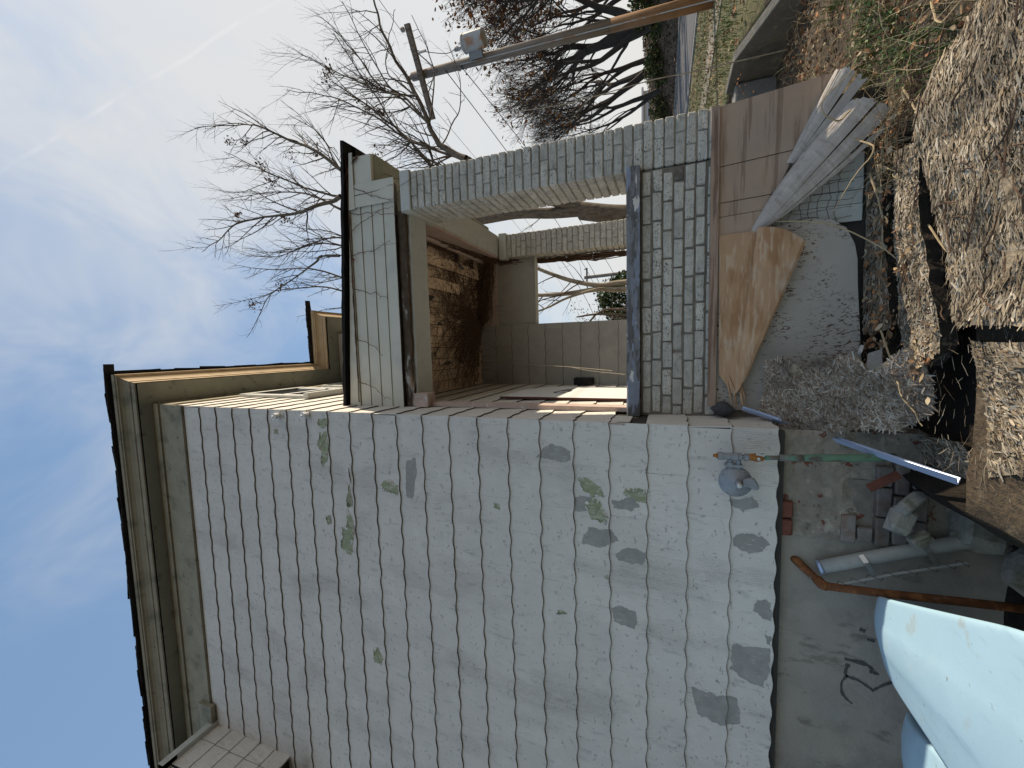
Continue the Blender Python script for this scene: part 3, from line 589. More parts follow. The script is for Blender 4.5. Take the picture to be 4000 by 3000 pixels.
# spray paint scrawl on the stucco
def scrawl(pts, wd_):
    b = MB(); P = polyline(pts, 5); rows = []
    for i, p in enumerate(P):
        t = (P[min(i+1, len(P)-1)]-P[max(i-1, 0)]).normalized(); nrm = Vector((-t.z, 0, t.x)); k = wd_*(.35+1.3*abs(nz(i*.55, p.x*9)))
        rows.append([tuple(p+nrm*k), tuple(p-nrm*k)])
    b.sheet(rows); b.obj('spray_stroke', 'spray', house)
for pts in ([(-1.49, -.68), (-1.50, -.79), (-1.53, -.83)], [(-1.60, -.70), (-1.66, -.67), (-1.74, -.68), (-1.79, -.73)], [(-1.52, -.70), (-1.60, -.69), (-1.62, -.76), (-1.67, -.84)], [(-1.66, -.84), (-1.62, -.88), (-1.58, -.93)], [(-1.27, -.75), (-1.28, -.78)], [(-1.33, -.79), (-1.335, -.83)], [(-1.54, -.81), (-1.55, -.86)]):
    scrawl([(x, .052, z) for x, z in pts], .013)

# ================================================================== PORCH
porch = empty('porch', (1.1, .42, -.9), label='brick porch with white painted columns, siding band and low black roof', cat='porch')
porch.location = (0, 0, 0)
YP = .42; CH = .0765
def core(name, x0, x1, y0, y1, z0, z1, m): return body(name, x0, x1, y0, y1, z0, z1, m, porch)
kw = core('knee_wall', .0, 1.905, YP+.014, .62, -.2, .607, 'mortar')
for k in range(7):
    z = .60-CH*(k+.5)+.0; a = .012-(.107 if k % 2 else .0)-.03*((k*3) % 4)
    while a < 1.90:
        lo, hi = max(a, .012), min(a+.213, 1.903)
        if hi-lo > .035:
            m = 'brickd' if (k == 3 and lo > 1.62 and lo < 1.86) else 'brickp'
            brick(kw, ((lo+hi)/2+R.uniform(-.003, .003), YP+.048+R.uniform(-.004, .004), z+R.uniform(-.002, .002)), round(hi-lo-R.choice((.010, .014, .018)), 3), .096, CH-R.choice((.011, .0135, .016)), m)
        a += .213
def column(x0, x1, y0, y1, z0, z1, mcore):
    c_ = core('column', x0+.012, x1-.012, y0+.012, y1-.012, z0-.3, z1, mcore)
    n = int(round((z1-z0)/CH)); hh = (z1-z0)/n
    for k in range(n):
        z = z0+hh*(k+.5); w_ = x1-x0; d_ = y1-y0
        cut = w_*.62 if k % 2 else w_*.36
        cut += R.uniform(-.012, .012)
        for a, b_ in ((0, cut), (cut, w_)): brick(c_, (x0+(a+b_)/2, y0+.05+R.uniform(-.0025, .0025), z), b_-a-.0045, .10, hh-.0105)
        rest = d_-.10; cut = rest*(.42 if k % 2 else .62)
        for a, b_ in ((0, cut), (cut, rest)): brick(c_, (x0+.048+R.uniform(-.002, .002), y0+.10+(a+b_)/2, z), .096, b_-a-.0045, hh-.0105)
    return c_
col1 = column(1.912, 2.268, YP, .90, .06, 2.70, 'mortarp')
col2 = column(1.925, 2.265, 2.83, 3.18, .90, 2.68, 'mortarp')
for (x0, x1, y0, y1, z0, z1) in ((1.905, 2.285, .405, .92, 2.70, 2.812), (1.905, 2.285, 2.81, 3.2, 2.68, 2.80)):
    b = MB(); b.prism([(x0, z0), (x1, z0), (x1+.004, z1), (x0-.003, z1)], y0, y1, 'y'); o = b.obj('column_cap', 'trimw', porch)
    bv = o.modifiers.new('b', 'BEVEL'); bv.width = .012; bv.segments = 2
# coping slab with chipped face
rows = []
for i in range(60):
    x = .002+1.93*i/59; c_ = [.0]*1
    rows.append([(x, .60, .712), (x, .375, .712+.003*nz(x*6, 1)), (x, .362+.004*nz(x*9, 2), .700+.004*nz(x*12, 3)), (x, .360+.006*nz(x*14, 4), .655), (x, .364+.006*nz(x*11, 5), .612+.005*nz(x*15, 6)), (x, .60, .606)])
b = MB(); b.sheet(rows); b.add([rows[0][0], rows[0][1], rows[0][2], rows[0][3], rows[0][4], rows[0][5]], [(0, 1, 2, 3, 4, 5)]); b.add(list(rows[-1]), [(5, 4, 3, 2, 1, 0)]); b.obj('coping', 'coping', porch)
core('side_knee_wall', 1.93, 2.26, .90, 2.83, -.2, .66, 'trimw'); core('floor', .0, 2.2, .6, 3.2, -.25, -.05, 'concrete'); core('rear_knee_wall', .93, 1.93, 2.96, 3.1, -.2, .66, 'trimw')
# siding band over the opening
band = core('siding_band', .0, 2.20, YP+.002, .48, 2.90, 3.50, 'sheath')
for i, (z0, z1) in enumerate(((2.89, 3.024), (3.024, 3.159), (3.159, 3.294), (3.294, 3.43))):
    segs = ((.004, 2.10),) if i > 1 else ((.004, 1.62), (1.623, 2.10))
    for (a, b_) in segs:
        q = MB(); y0 = YP-.012
        n = 12; rows = [[(lerp(a, b_, t/n), y0+.004*nz(t*.6, i), z0), (lerp(a, b_, t/n), y0+.003+.004*nz(t*.6, i), z1-.016), (lerp(a, b_, t/n), y0+.010, z1-.012), (lerp(a, b_, t/n), y0+.010, z1)] for t in range(n+1)]
        q.sheet(rows, (0, .006, 0)); q.obj('siding_board', 'panel', band)
q = MB(); q.sheet([[(x, YP-.022+.004*nz(x*3, 2), 3.425-.02*(x/2.2)*0), (x, YP-.026+.005*nz(x*3, 3), 3.555-.067*x)] for x in np.linspace(.0, 2.02, 14)], (0, .012, 0)); q.obj('top_trim', 'panel', band)
q = MB(); q.sheet([[(lerp(2.015, 2.235, t/6), YP-.030+.008*nz(t*.5, z*3), z) for t in range(7)] for z in np.linspace(2.875, 3.345, 8)], (0, .008, 0)); q.obj('corner_board', 'panel', band)
q = MB(); q.sheet([[(x, YP-.038+.003*nz(x*5, 9), 3.34), (x, YP-.04, 3.545-.067*x)] for x in np.linspace(2.0, 2.54, 6)], (0, .01, 0)); q.obj('return_trim', 'panel', band)
q = MB(); q.box(2.24, 2.50, YP-.02, YP+.02, 3.13, 3.37); q.obj('eave_return', 'panel', porch)
q = MB(); q.box(2.262, 2.50, YP+.02, 3.2, 3.12, 3.13); q.box(2.495, 2.515, YP+.02, 3.2, 3.125, 3.38); q.obj('side_soffit', 'soffit', porch)
q = MB(); q.sheet([[(x, .455+.02*nz(x*4, 1)-.01*(j == 1), 2.80+.045*j+.012*nz(x*7, j)) for j in range(3)] for x in np.linspace(.02, 1.93, 40)], (0, .04, 0)); q.obj('rotten_lintel', 'rot', porch)
core('front_beam', .06, 1.93, .50, .78, 2.775, 3.19, 'trimw')
core('side_beam', 1.955, 2.258, .79, 3.2, 2.814, 3.34, 'trimw')
b = MB(); b.box(1.925, 1.953, .79, 2.95, 2.82, 3.234); b.obj('side_beam_board', 'pink', porch)
b = MB(); b.box(1.87, 1.924, .79, 2.95, 3.05, 3.09); b.obj('cove_bead', 'pink', porch)
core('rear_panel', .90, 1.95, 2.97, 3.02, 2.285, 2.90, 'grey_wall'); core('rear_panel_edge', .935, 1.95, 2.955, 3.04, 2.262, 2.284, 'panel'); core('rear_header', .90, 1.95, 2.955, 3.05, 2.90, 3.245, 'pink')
# ceiling boards
ceil = core('ceiling', .0, 1.96, .78, 2.96, 3.235, 3.26, 'sheath')
for i in range(13):
    x0 = .02+i*.147; y0 = .79
    while y0 < 2.94:
        y1 = min(2.945, y0+R.uniform(.7, 2.2)); sag = R.uniform(0, .014)
        if i in (9, 11) and y0 < 1.8: sag += .022
        q = MB(); q.box(x0+.003, x0+.142, y0+.002, y1-.002, 3.205-sag, 3.225-sag*.4); q.obj('ceiling_board', 'ceil', ceil); y0 = y1
b = MB(); b.lathe([(.05, 0), (.055, -.02), (.03, -.05), (.01, -.055)], 12, (.62, 1.35, 3.2)); b.obj('ceiling_lamp_base', 'galv', porch)
# low shed roof
def rz(x): return 3.60-.067*x
b = MB(); rows = []
for i in range(31):
    x = -.03+2.68*i/30; e = .012*nz(x*5, 1)+.01*nz(x*17, 4)
    rows.append([(x, .345+e, rz(x)-.022+.012*nz(x*9, 2)+.006*nz(x*31, 8)), (x, .335+e*1.6, rz(x)+.006), (x, .9, rz(x)+.02), (x, 3.35, rz(x)+.03), (x, 3.36, rz(x)-.04), (x, .5, rz(x)-.03)])
b.sheet(rows); b.add(rows[0], [(0, 1, 2, 3, 4, 5)]); b.add(rows[-1], [(5, 4, 3, 2, 1, 0)]); proof = b.obj('roof', 'roof', porch)
# pink pilaster boards against the house wall
b = MB(); b.box(.018, .055, .47, .62, .71, 2.80); b.obj('pilaster', 'pink', porch)
b = MB(); b.box(.018, .040, .64, .68, .71, 2.80); b.obj('pilaster_bead', 'white', porch)
q = MB(); q.sheet([[(.02+.13*t, .40+.03*nz(t*3, j, 2), 2.60+.16*j) for t in np.linspace(0, 1, 5)] for j in np.linspace(0, 1, 5)], (0, .14, 0)); q.obj('pilaster_head', 'pink', porch)
# loose board leaning inside
b = MB(); pl = [(1.10, 2.13), (1.90, 2.09), (2.28, 1.82), (2.30, -.04), (1.10, -.04)]
b.prism([(y, z) for y, z in pl], .0, .018, 'x'); lb = b.obj('plywood_board', 'white', label='white plywood board with a scrawled letter leaning inside the porch', cat='board')
lb.location = (.03, 0, 0); lb.rotation_euler = (0, 0, 0)
b = MB(); b.box(-.002, .020, 1.092, 1.099, -.04, 2.125); b.obj('board_edge', 'boardedge', lb)
rowsG = []
P3 = [Vector((.0195, p.x, p.y)) for p in [Vector((a.x, a.y)) for a in polyline([(y, z, 0) for y, z in [(1.98, 1.50), (1.72, 1.60), (1.55, 1.63), (1.50, 1.56), (1.60, 1.50), (1.78, 1.49), (1.80, 1.54), (1.70, 1.58)]], 5)]]
for i, p in enumerate(P3):
    t = (P3[min(i+1, len(P3)-1)]-P3[max(i-1, 0)]).normalized(); nn = Vector((0, -t.z, t.y))*.017; rowsG.append([tuple(p+nn), tuple(p-nn)])
b = MB(); b.sheet(rowsG); b.obj('marker_letter', 'ink', lb)
b = MB(); b.prism([(2.72, 1.43), (2.93, 1.41), (2.93, 1.66), (2.78, 1.66)], .02, .12, 'x'); mb_ = b.obj('mailbox', 'black', label='small black mailbox on the house wall inside the porch', cat='mailbox')
b = MB(); b.box(.022, .122, 2.76, 2.925, 1.655, 1.672); b.obj('lid', 'black', mb_)
# mastic lump at the wall foot
b = MB(); rows = []
for i in range(9):
    rows.append([(.03+.13*math.sin(i/8*math.pi)*math.cos(j/9*2*math.pi)*.45+.05, .34+.06*math.sin(j/9*2*math.pi), .10-.16*i/8+.015*nz(i, j)) for j in range(10)])
b.sheet(rows); b.obj('mastic_lump', 'tar', porch, smooth=True)

# ================================================================== SKIRT OF PLYWOOD
pl_base = core('skirt_backing', .06, 2.2, .47, .60, -1.0, .05, 'sheath')
b = MB(); b.box(.10, 2.235, .352, .392, .068, .122); b.obj('wood_batten', 'batten', label='brown wooden batten nailed along the foot of the brick wall', cat='batten')
sk = empty('plywood_skirt', (0, 0, 0), label='weathered brown plywood skirt split into strips below the brick column', cat='plywood')
strips = [[(2.235, .066), (1.825, .066), (1.86, -.40), (2.13, -.54), (2.30, -.62)], [(1.82, .066), (1.575, .066), (1.59, -.26), (1.62, -.30), (1.855, -.40)], [(1.57, .066), (1.475, .066), (1.49, -.21), (1.585, -.26)], [(1.47, .066), (1.325, .066), (1.345, -.20), (1.485, -.21)]]
for i, p in enumerate(strips):
    q = MB(); y = .372+(0, .004, .008, .003)[i]; q.prism(p, y, y+.012, 'y'); q.obj('plywood_strip', 'ply', sk)
pp = MB(); pts = [(1.36, -.22), (1.395, -.50), (1.375, -.62), (1.31, -.70), (1.20, -.75), (1.1, -.768), (.94, -.775), (.41, -.815), (.07, -.60), (.07, .066), (1.33, .066)]
pp.prism(pts, .392, .405, 'y'); pp.obj('painted_plywood', 'plyp', label='grey painted plywood panel with flaking brown spots, at the foot of the porch', cat='plywood')
# peeled veneers: curled sheets
def curl(name, rows, m, label, th=.004, smooth=True, **kw):
    P = [polyline(r, 5) for r in rows]; nrow = len(P); nc = len(P[0])
    # smooth between rows too
    out = []
    for j in range(nc): out.append(polyline([P[i][j] for i in range(nrow)], 4))
    o = MB(); o.sheet([[tuple(p+Vector((.002*nz(p.x*20, p.z*20), .004*nz(p.x*8, p.z*8, 3), 0))) for p in c_] for c_ in out], (0, th, 0)); return o.obj(name, m, label=label, cat='veneer', smooth=False, **kw)
def folded(rows, label):
    # veneer drawn to a snapped tip: straight ruled sheet, slightly wavy, ragged ends
    b = MB(); rr_ = []; n = 26
    for r_ in rows:
        a_, t_ = Vector(r_[0]), Vector(r_[1]); rr_.append([tuple(a_.lerp(t_, i/n)+Vector((.010*nz(a_.z*40, 1)*(1-i/n) if i < 2 else 0, .006*nz(i*.22, a_.z*9, 2)*math.sin(math.pi*i/n), .004*nz(i*.3, a_.z*11)))) for i in range(n+1)])
    b.sheet(rr_, (0, .006, 0)); return b.obj('peeled_veneer', 'plyo', label=label, cat='veneer')
folded([[(1.335, .364, .062), (.33, .352, .046)], [(1.34, .362, .01), (.26, .345, .0)], [(1.345, .36, -.05), (.215, .338, -.025)], [(1.345, .357, -.11), (.20, .33, -.042)], [(1.345, .352, -.17), (.195, .322, -.055)]], 'orange brown peeled veneer sheet lying flat under the batten')
folded([[(1.36, .335, -.172), (.20, .316, -.052)], [(1.355, .305, -.215), (.20, .306, -.058)], [(1.345, .285, -.26), (.21, .300, -.064)], [(1.32, .275, -.32), (.23, .296, -.075)], [(1.28, .272, -.385), (.27, .295, -.095)], [(1.235, .276, -.435), (.31, .30, -.12)], [(1.222, .29, -.452), (.33, .308, -.132)], [(1.218, .31, -.450), (.34, .318, -.132)]], 'orange brown veneer folded outwards below the flat one')
def strips3(rows, cuts, m, label, fan):
    # one veneer split lengthwise into strips that part at the lower end
    root = empty('peeled_veneer', (0, 0, 0), label=label, cat='veneer')
    P = [polyline(r, 6) for r in rows]; nc = len(P[0]); G = [polyline([P[i][j] for i in range(len(P))], 8) for j in range(nc)]; tot = len(G[0])-1
    for ci in range(len(cuts)-1):
        a_, b_ = int(cuts[ci]*tot), int(cuts[ci+1]*tot); o = MB(); rr_ = []
        for j in range(nc):
            k = (1-j/(nc-1)); off = Vector(fan[ci])*(k**2.2)
            rr_.append([tuple(G[j][i]+off+Vector((.0015*nz(i*.9, j*.2, ci), .005*nz(i*.5+ci*3, j*.35, 3)*(.3+k), .002*nz(i, j*.3)))) for i in range(a_, b_+1)])
        # ragged lower end
        rr_[0] = [tuple(Vector(p)+(Vector(p)-Vector(rr_[2][i])).normalized()*(.03*nz(i*1.7, ci*4.1))) for i, p in enumerate(rr_[0])]
        o.sheet(rr_, (0, .005, 0)); o.obj('veneer_strip', m, root)
strips3([[(2.28, .365, -.585), (2.04, .37, -.465), (1.78, .375, -.345)], [(2.27, .285, -.585), (2.03, .32, -.47), (1.775, .365, -.35)], [(2.24, .25, -.635), (2.01, .295, -.51), (1.77, .36, -.365)], [(2.17, .265, -.70), (1.96, .31, -.565), (1.765, .365, -.385)]], (0, .45, .80, 1), 'plyg', 'pale grey rolled veneer hanging at the right end of the skirt', ((0, 0, 0), (-.005, -.006, -.005), (-.03, -.03, -.02)))
strips3([[(2.06, .335, -.635), (1.80, .345, -.42), (1.57, .355, -.255), (1.335, .365, -.13)], [(2.05, .245, -.665), (1.79, .275, -.445), (1.54, .315, -.265), (1.335, .36, -.14)], [(2.02, .205, -.74), (1.75, .245, -.51), (1.50, .30, -.305), (1.33, .355, -.155)], [(1.95, .205, -.81), (1.69, .255, -.575), (1.465, .31, -.345), (1.33, .357, -.175)], [(1.89, .225, -.84), (1.655, .275, -.605), (1.45, .325, -.365), (1.33, .36, -.19)]], (0, .62, .86, 1), 'plyg', 'long grey curled veneer sweeping down to the weeds', ((0, 0, 0), (-.012, -.012, -.01), (-.05, -.03, .0)))
q = MB(); q.add([(1.35, .37, -.20), (1.46, .33, -.25), (1.50, .32, -.34), (1.42, .34, -.30)], [(0, 1, 2, 3)]); q.add([(1.35, .374, -.20), (1.46, .334, -.25), (1.50, .324, -.34), (1.42, .344, -.30)], [(3, 2, 1, 0)]); q.obj('veneer_stub', 'plyo', label='small torn stub of yellow veneer beside the wire mesh', cat='veneer')
sp = MB()
for i in range(9):
    x = .17+R.uniform(-.03, .05); z = -.02-R.uniform(0, .09); sp.tube([(x+.12, .345, z+.02), (x, .33-R.uniform(0, .03), z-.01*i % .03), (x-.06-R.uniform(0, .04), .32, z-R.uniform(0, .05))], [.009, .006, .001], 4)
sp.obj('splinters', 'plyo', label='pale splinters at the snapped tip of the folded veneer', cat='splinters')
# white boards and rusty wire mesh in the hole
hb = empty('hole_boards', (0, 0, 0), label='white painted boards behind the hole in the skirt', cat='boards')
for i, (x0, x1) in enumerate(((1.36, 1.47), (1.475, 1.56), (1.565, 1.64), (1.645, 1.80))):
    q = MB(); q.box(x0, x1, .445+.006*(i % 2), .462, -.80, -.24); q.obj('board', 'trimw', hb)
wm = MB()
for i in range(8):
    z = -.29-.052*i; wm.tube([(lerp(1.36, 1.76, t), .425+.006*math.sin(t*60+i), z+.035*nz(t*3, i*.7)+.012*nz(t*11, i)) for t in np.linspace(0, 1, 18)], .0016, 4)
for i in range(7):
    x = 1.39+.058*i; wm.tube([(x+.035*nz(t*3, i*.8, 4)+.01*nz(t*9, i), .425+.006*math.sin(t*50+i*2), lerp(-.24, -.74, t)) for t in np.linspace(0, 1, 18)], .0016, 4)
wm.obj('wire_mesh', 'wire', label='rusty wire mesh in the hole of the skirt', cat='wire mesh')

# ================================================================== GAS REGULATOR, PIPES
reg = empty('gas_regulator', (-.31, -.15, -.004), label='grey round gas regulator with pipe tee on the white wall', cat='gas regulator')
def rp(b, name, m, smooth=False): return b.obj(name, m, reg, smooth=smooth)
b = MB(); b.lathe([(.02, .055), (.055, .05), (.082, .030), (.094, .022), (.094, .010), (.097, .006), (.097, -.010), (.090, -.013), (.080, -.022), (.055, -.036), (.028, -.045), (.024, -.055), (.012, -.056)], 36, (0, 0, 0), 'y'); rp(b, 'diaphragm_case', 'steel', True)
for i in range(8):
    a = 2*math.pi*(i+.3)/8; b = MB(); b.lathe([(.0065, 0), (.0065, -.008), (.003, -.011)], 6, (.086*math.cos(a), -.012, .086*math.sin(a)), 'y'); rp(b, 'bolt', 'steel')
b = MB(); b.lathe([(.024, -.03), (.021, -.075), (.019, -.10), (.010, -.103)], 14, (.005, 0, -.01), 'y'); rp(b, 'spring_tower', 'steel', True)
b = MB(); b.lathe([(.017, -.100), (.016, -.108), (.011, -.110)], 14, (.005, 0, -.01), 'y'); rp(b, 'tower_cap', 'bright', True)
b = MB(); b.prism([(-.025, -.03), (.03, -.035), (.045, -.085), (.035, -.105), (-.005, -.125), (-.030, -.122), (-.034, -.10), (-.015, -.07)], -.055, -.012, 'y'); o = rp(b, 'vent_outlet', 'steel'); bv = o.modifiers.new('b', 'BEVEL'); bv.width = .012; bv.segments = 3
b = MB(); b.lathe([(.016, .085), (.016, .112), (.024, .112), (.024, .124), (.016, .124), (.016, .14)], 12, (0, 0, .03), 'x'); rp(b, 'inlet_neck', 'steel')
b = MB(); b.lathe([(.016, .085), (.016, .14)], 12, (0, 0, -.015), 'x'); b.box(.095, .112, -.022, .022, -.04, .06); rp(b, 'flange', 'steel')
ris = empty('gas_riser', (-.15, -.15, -.9), label='gas pipe riser with rusty valve and green painted lower pipe', cat='pipe'); ris.location = (0, 0, 0)
def cyl(name, m, prof, c, parent=ris, n=14, ax='z', smooth=False): b = MB(); b.lathe(prof, n, c, ax); return b.obj(name, m, parent, smooth)
px, py = -.150, -.15
cyl('plug', 'rusto', [(.010, .125), (.012, .108), (.018, .106), (.018, .095)], (px, py, 0), n=6)
cyl('tee', 'steel', [(.026, .098), (.026, .07), (.022, .068), (.022, .02), (.026, .018), (.028, -.015), (.024, -.018)], (px, py, 0))
cyl('union_nut', 'steel', [(.027, -.018), (.027, -.036), (.016, -.04), (.016, -.046), (.024, -.05), (.024, -.075), (.015, -.08)], (px+.001, py, 0), n=6)
cyl('valve', 'rusto', [(.018, -.078), (.022, -.085), (.022, -.10), (.026, -.105), (.027, -.13), (.023, -.135), (.02, -.155)], (px+.003, py, 0))
b = MB(); b.lathe([(.010, -.02), (.012, -.045), (.006, -.05)], 8, (px+.003, py, -.125), 'y'); b.box(px+.018, px+.034, py-.02, py-.006, -.158, -.112); b.lathe([(.008, -.018), (.008, -.034)], 10, (px+.026, py, -.15), 'y'); b.obj('valve_lock', 'bright', ris)
b = MB(); b.tube([(px+.004, py, -.15), (px+.010, py, -.25)], .0145, 12); b.tube([(px+.010, py, -.24), (px+.018, py, -.37)], .0205, 12); b.obj('riser_pipe', 'pvcd', ris, True)
b = MB(); b.tube([(px+.018, py, -.365), (px+.022, py, -.42), (px+.035, py-.005, -.60), (px+.046, py-.005, -.72), (px+.05, py+.02, -.80)], [.021, .022, .022, .022, .022], 14); b.obj('painted_pipe', 'greenpipe', ris, True)
rpipe = empty('rusty_pipe', (0, 0, 0), label='rusty iron pipe bending out of the foundation and running down', cat='pipe')
b = MB(); b.tube([(-.865, .07, -.385), (-.875, .03, -.405), (-.915, -.005, -.455), (-.955, -.03, -.505)], [.026, .027, .026, .025], 12); b.obj('elbow', 'rust', rpipe, True)
b = MB(); b.tube([(-.94, -.02, -.49), (-.965, -.04, -.515), (-.968, -.05, -.54)], [.030, .031, .029], 12); b.obj('coupling', 'rust', rpipe, True)
b = MB(); b.tube([(-.966, -.05, -.53), (-.955, -.055, -.80), (-.93, -.06, -1.2), (-.91, -.065, -1.6)], .0235, 12); b.obj('down_pipe', 'rust', rpipe, True)
con = empty('grey_conduit', (0, 0, 0), label='grey conduit with two metal straps leaning on the foundation', cat='conduit')
b = MB(); b.tube([(-.875, .0, -.505), (-.76, -.01, -.77), (-.60, -.03, -1.15), (-.52, -.04, -1.40)], .040, 16); b.obj('tube', 'pvc', con, True)
b = MB(); b.tube([(-.876, .0, -.503), (-.868, -.001, -.525)], .0415, 16); b.obj('tube_end', 'alu', con, True)
for t in (0.30, .68):
    c_ = Vector((-.875, .0, -.505)).lerp(Vector((-.56, -.035, -1.24)), t); b = MB()
    d = Vector((-.9, 0, -.38)).normalized(); b.sheet([[tuple(c_+Vector((.032, -.02, .03))), tuple(c_+Vector((.044, -.02, .006)))], [tuple(c_+Vector((-.0, -.052, .012))), tuple(c_+Vector((.010, -.052, -.012)))], [tuple(c_+Vector((-.075, -.05, -.03))), tuple(c_+Vector((-.062, -.05, -.052)))]], (0, .004, 0)); b.obj('strap', 'bright', con)
rod = empty('wire_wrapped_rod', (0, 0, 0), label='thin grey rod wrapped in wire beside the conduit', cat='rod')
b = MB(); b.tube([(-.965, -.04, -.565), (-.83, -.05, -.86), (-.70, -.06, -1.18)], .0085, 8); b.obj('bar', 'pvc', rod)
b = MB(); P = polyline([(-.965, -.04, -.565), (-.83, -.05, -.86), (-.70, -.06, -1.18)], 30)
b.tube([p+Vector((.020*math.cos(i*.9), -.014*math.sin(i*.9), .012*math.cos(i*.9))) for i, p in enumerate(P)], .0016, 4); b.obj('wrapped_wire', 'wire', rod)
fl = MB(); fl.sheet([[(.10, .24, -.09), (.085, .265, -.09), (.115, .262, -.10)], [(-.03, .12, -.52), (-.055, .145, -.52), (-.02, .15, -.53)], [(-.10, -.50, -.885), (-.135, -.49, -.895), (-.105, -.47, -.915)]], (.0, 0, -.004)); fl.obj('metal_trim', 'alu', label='narrow blue grey metal trim strip sloping down behind the strand board', cat='metal strip')

# ================================================================== DEBRIS
PAL = np.array([(.43, .365, .275), (.34, .275, .195), (.27, .215, .15), (.50, .44, .35), (.39, .32, .23), (.15, .115, .08), (.31, .225, .14), (.38, .33, .265), (.43, .36, .265), (.20, .155, .11)])
def flakes(name, pts, nrm, ang, count, parent=None, L=(.02, .085), W=(.003, .012), lift=.006, tilt=.25, spread=.5, roll=.3, bend=.07, pal=PAL, mat='flake', **tags):
    """many small bent wood strands lying on sampled points; pts Nx3, nrm Nx3, ang = main direction"""
    n = count; pts = np.asarray(pts)[:n]; nrm = np.asarray(nrm)[:n]; n = len(pts)
    a = ang+rng.normal(0, spread, n); d = np.stack([np.cos(a), np.sin(a), np.zeros(n)], 1)
    d -= nrm*(d*nrm).sum(1)[:, None]; d /= np.linalg.norm(d, axis=1)[:, None]
    s_ = np.cross(nrm, d)
    d = d+nrm*rng.normal(0, tilt, n)[:, None]; d /= np.linalg.norm(d, axis=1)[:, None]
    s_ = s_+nrm*rng.normal(0, roll, n)[:, None]; s_ /= np.linalg.norm(s_, axis=1)[:, None]
    l = rng.uniform(L[0], L[1], n)*rng.uniform(.5, 1, n); w_ = rng.uniform(W[0], W[1], n)
    up_ = np.cross(d, s_); cur = rng.normal(0, bend, n)*l
    c = pts+nrm*(rng.uniform(0, lift, n)[:, None]+.001)
    V = []
    for t, tw in ((-.5, .55), (0, 1), (.5, .5)):
        cc = c+d*(l*t)[:, None]+up_*(cur*(.25-t*t)*2)[:, None]
        V += [cc-s_*(w_*tw*.5)[:, None], cc+s_*(w_*tw*.5)[:, None]]
    V = np.stack(V, 1).reshape(-1, 3); i0 = np.arange(n)*6
    Fq = np.concatenate([np.stack([i0, i0+1, i0+3, i0+2], 1), np.stack([i0+2, i0+3, i0+5, i0+4], 1)])
    pt = np.array([.86+.55*nz(p[0]*4, p[1]*4, p[2]*4)+.35*nz(p[0]*13, p[1]*13, p[2]*13) for p in pts])
    t = pal[rng.integers(0, len(pal), n)]*(rng.uniform(.7, 1.2, n)*np.clip(pt, .4, 1.3))[:, None]; t = np.repeat(t, 6, 0)
    return fast(name, V, Fq, mat, tone=np.clip(t, 0, 1), parent=parent, **tags)
def in_poly(x, y, poly):
    c = False
    for i in range(len(poly)):
        (x0, y0), (x1, y1) = poly[i], poly[i-1]
        if (y0 > y) != (y1 > y) and x < (x1-x0)*(y-y0)/(y1-y0)+x0: c = not c
    return c
def ragged(poly, k=5, amp=.014):
    P = []
    for i in range(len(poly)):
        a, c_ = poly[i], poly[(i+1) % len(poly)]
        for j in range(k):
            t = j/k; x, y = lerp(a[0], c_[0], t), lerp(a[1], c_[1], t); P.append((x+amp*nz(x*25, y*25, 1), y+amp*nz(x*25, y*25, 7)))
    return P
def slab(name, poly, zf, thick, ang, count, label, spread=.6, cat='strand board', **kw):
    P = ragged(poly); b = MB(); n = len(P)
    cx = sum(p[0] for p in P)/n; cy = sum(p[1] for p in P)/n
    ring = []
    for f_ in (1, .72, .4): ring.append([(lerp(cx, p[0], f_), lerp(cy, p[1], f_)) for p in P])
    def zz(x, y): return zf(x, y)+.006*nz(x*12, y*12, 2)
    V = [(x, y, zz(x, y)) for r_ in ring for x, y in r_]+[(cx, cy, zz(cx, cy))]+[(x, y, zz(x, y)-thick*(1+.3*nz(x*30, y*30))) for x, y in P]
    Fc = [(r_*n+i, r_*n+(i+1) % n, (r_+1)*n+(i+1) % n, (r_+1)*n+i) for r_ in range(2) for i in range(n)]
    Fc += [(2*n+i, 2*n+(i+1) % n, 3*n) for i in range(n)]
    Fc += [(i, 3*n+1+i, 3*n+1+(i+1) % n, (i+1) % n) for i in range(n)]
    Fc += [tuple(3*n+1+i for i in range(n))[::-1]]
    b.add(V, Fc); b.mi = [1 if len(f) == 4 and max(f) > 3*n else 0 for f in b.f]; o = b.obj(name, ['osb', 'rotedge'], label=label, cat=cat)
    x0, x1 = min(p[0] for p in P), max(p[0] for p in P); y0, y1 = min(p[1] for p in P), max(p[1] for p in P); S_ = []
    while len(S_) < count:
        x, y = R.uniform(x0, x1), R.uniform(y0, y1)
        if all(in_poly(x+a_, y+b_, P) for a_, b_ in ((0, .012), (0, -.012), (.012, 0), (-.012, 0))): S_.append((x, y, zz(x, y)))
    e = .02; nr = np.array([(-(zf(x+e, y)-zf(x-e, y))/(2*e), -(zf(x, y+e)-zf(x, y-e))/(2*e), 1) for x, y, z in S_]); nr /= np.linalg.norm(nr, axis=1)[:, None]
    flakes('wood_strands', S_, nr, ang, count, o, spread=spread, kind='stuff', **kw); return o
slab('strand_board', [(.62, .07), (.60, .40), (1.3, .43), (1.72, .45), (1.75, .28), (1.55, .26), (1.15, .19), (.95, .15)], lambda x, y: -.815-.06*(.42-y)+.01*nz(x*4, y*4), .05, .1, 900, 'narrow strip of rotten strand board along the foot of the skirt', spread=.35, W=(.004, .013), tilt=.12)
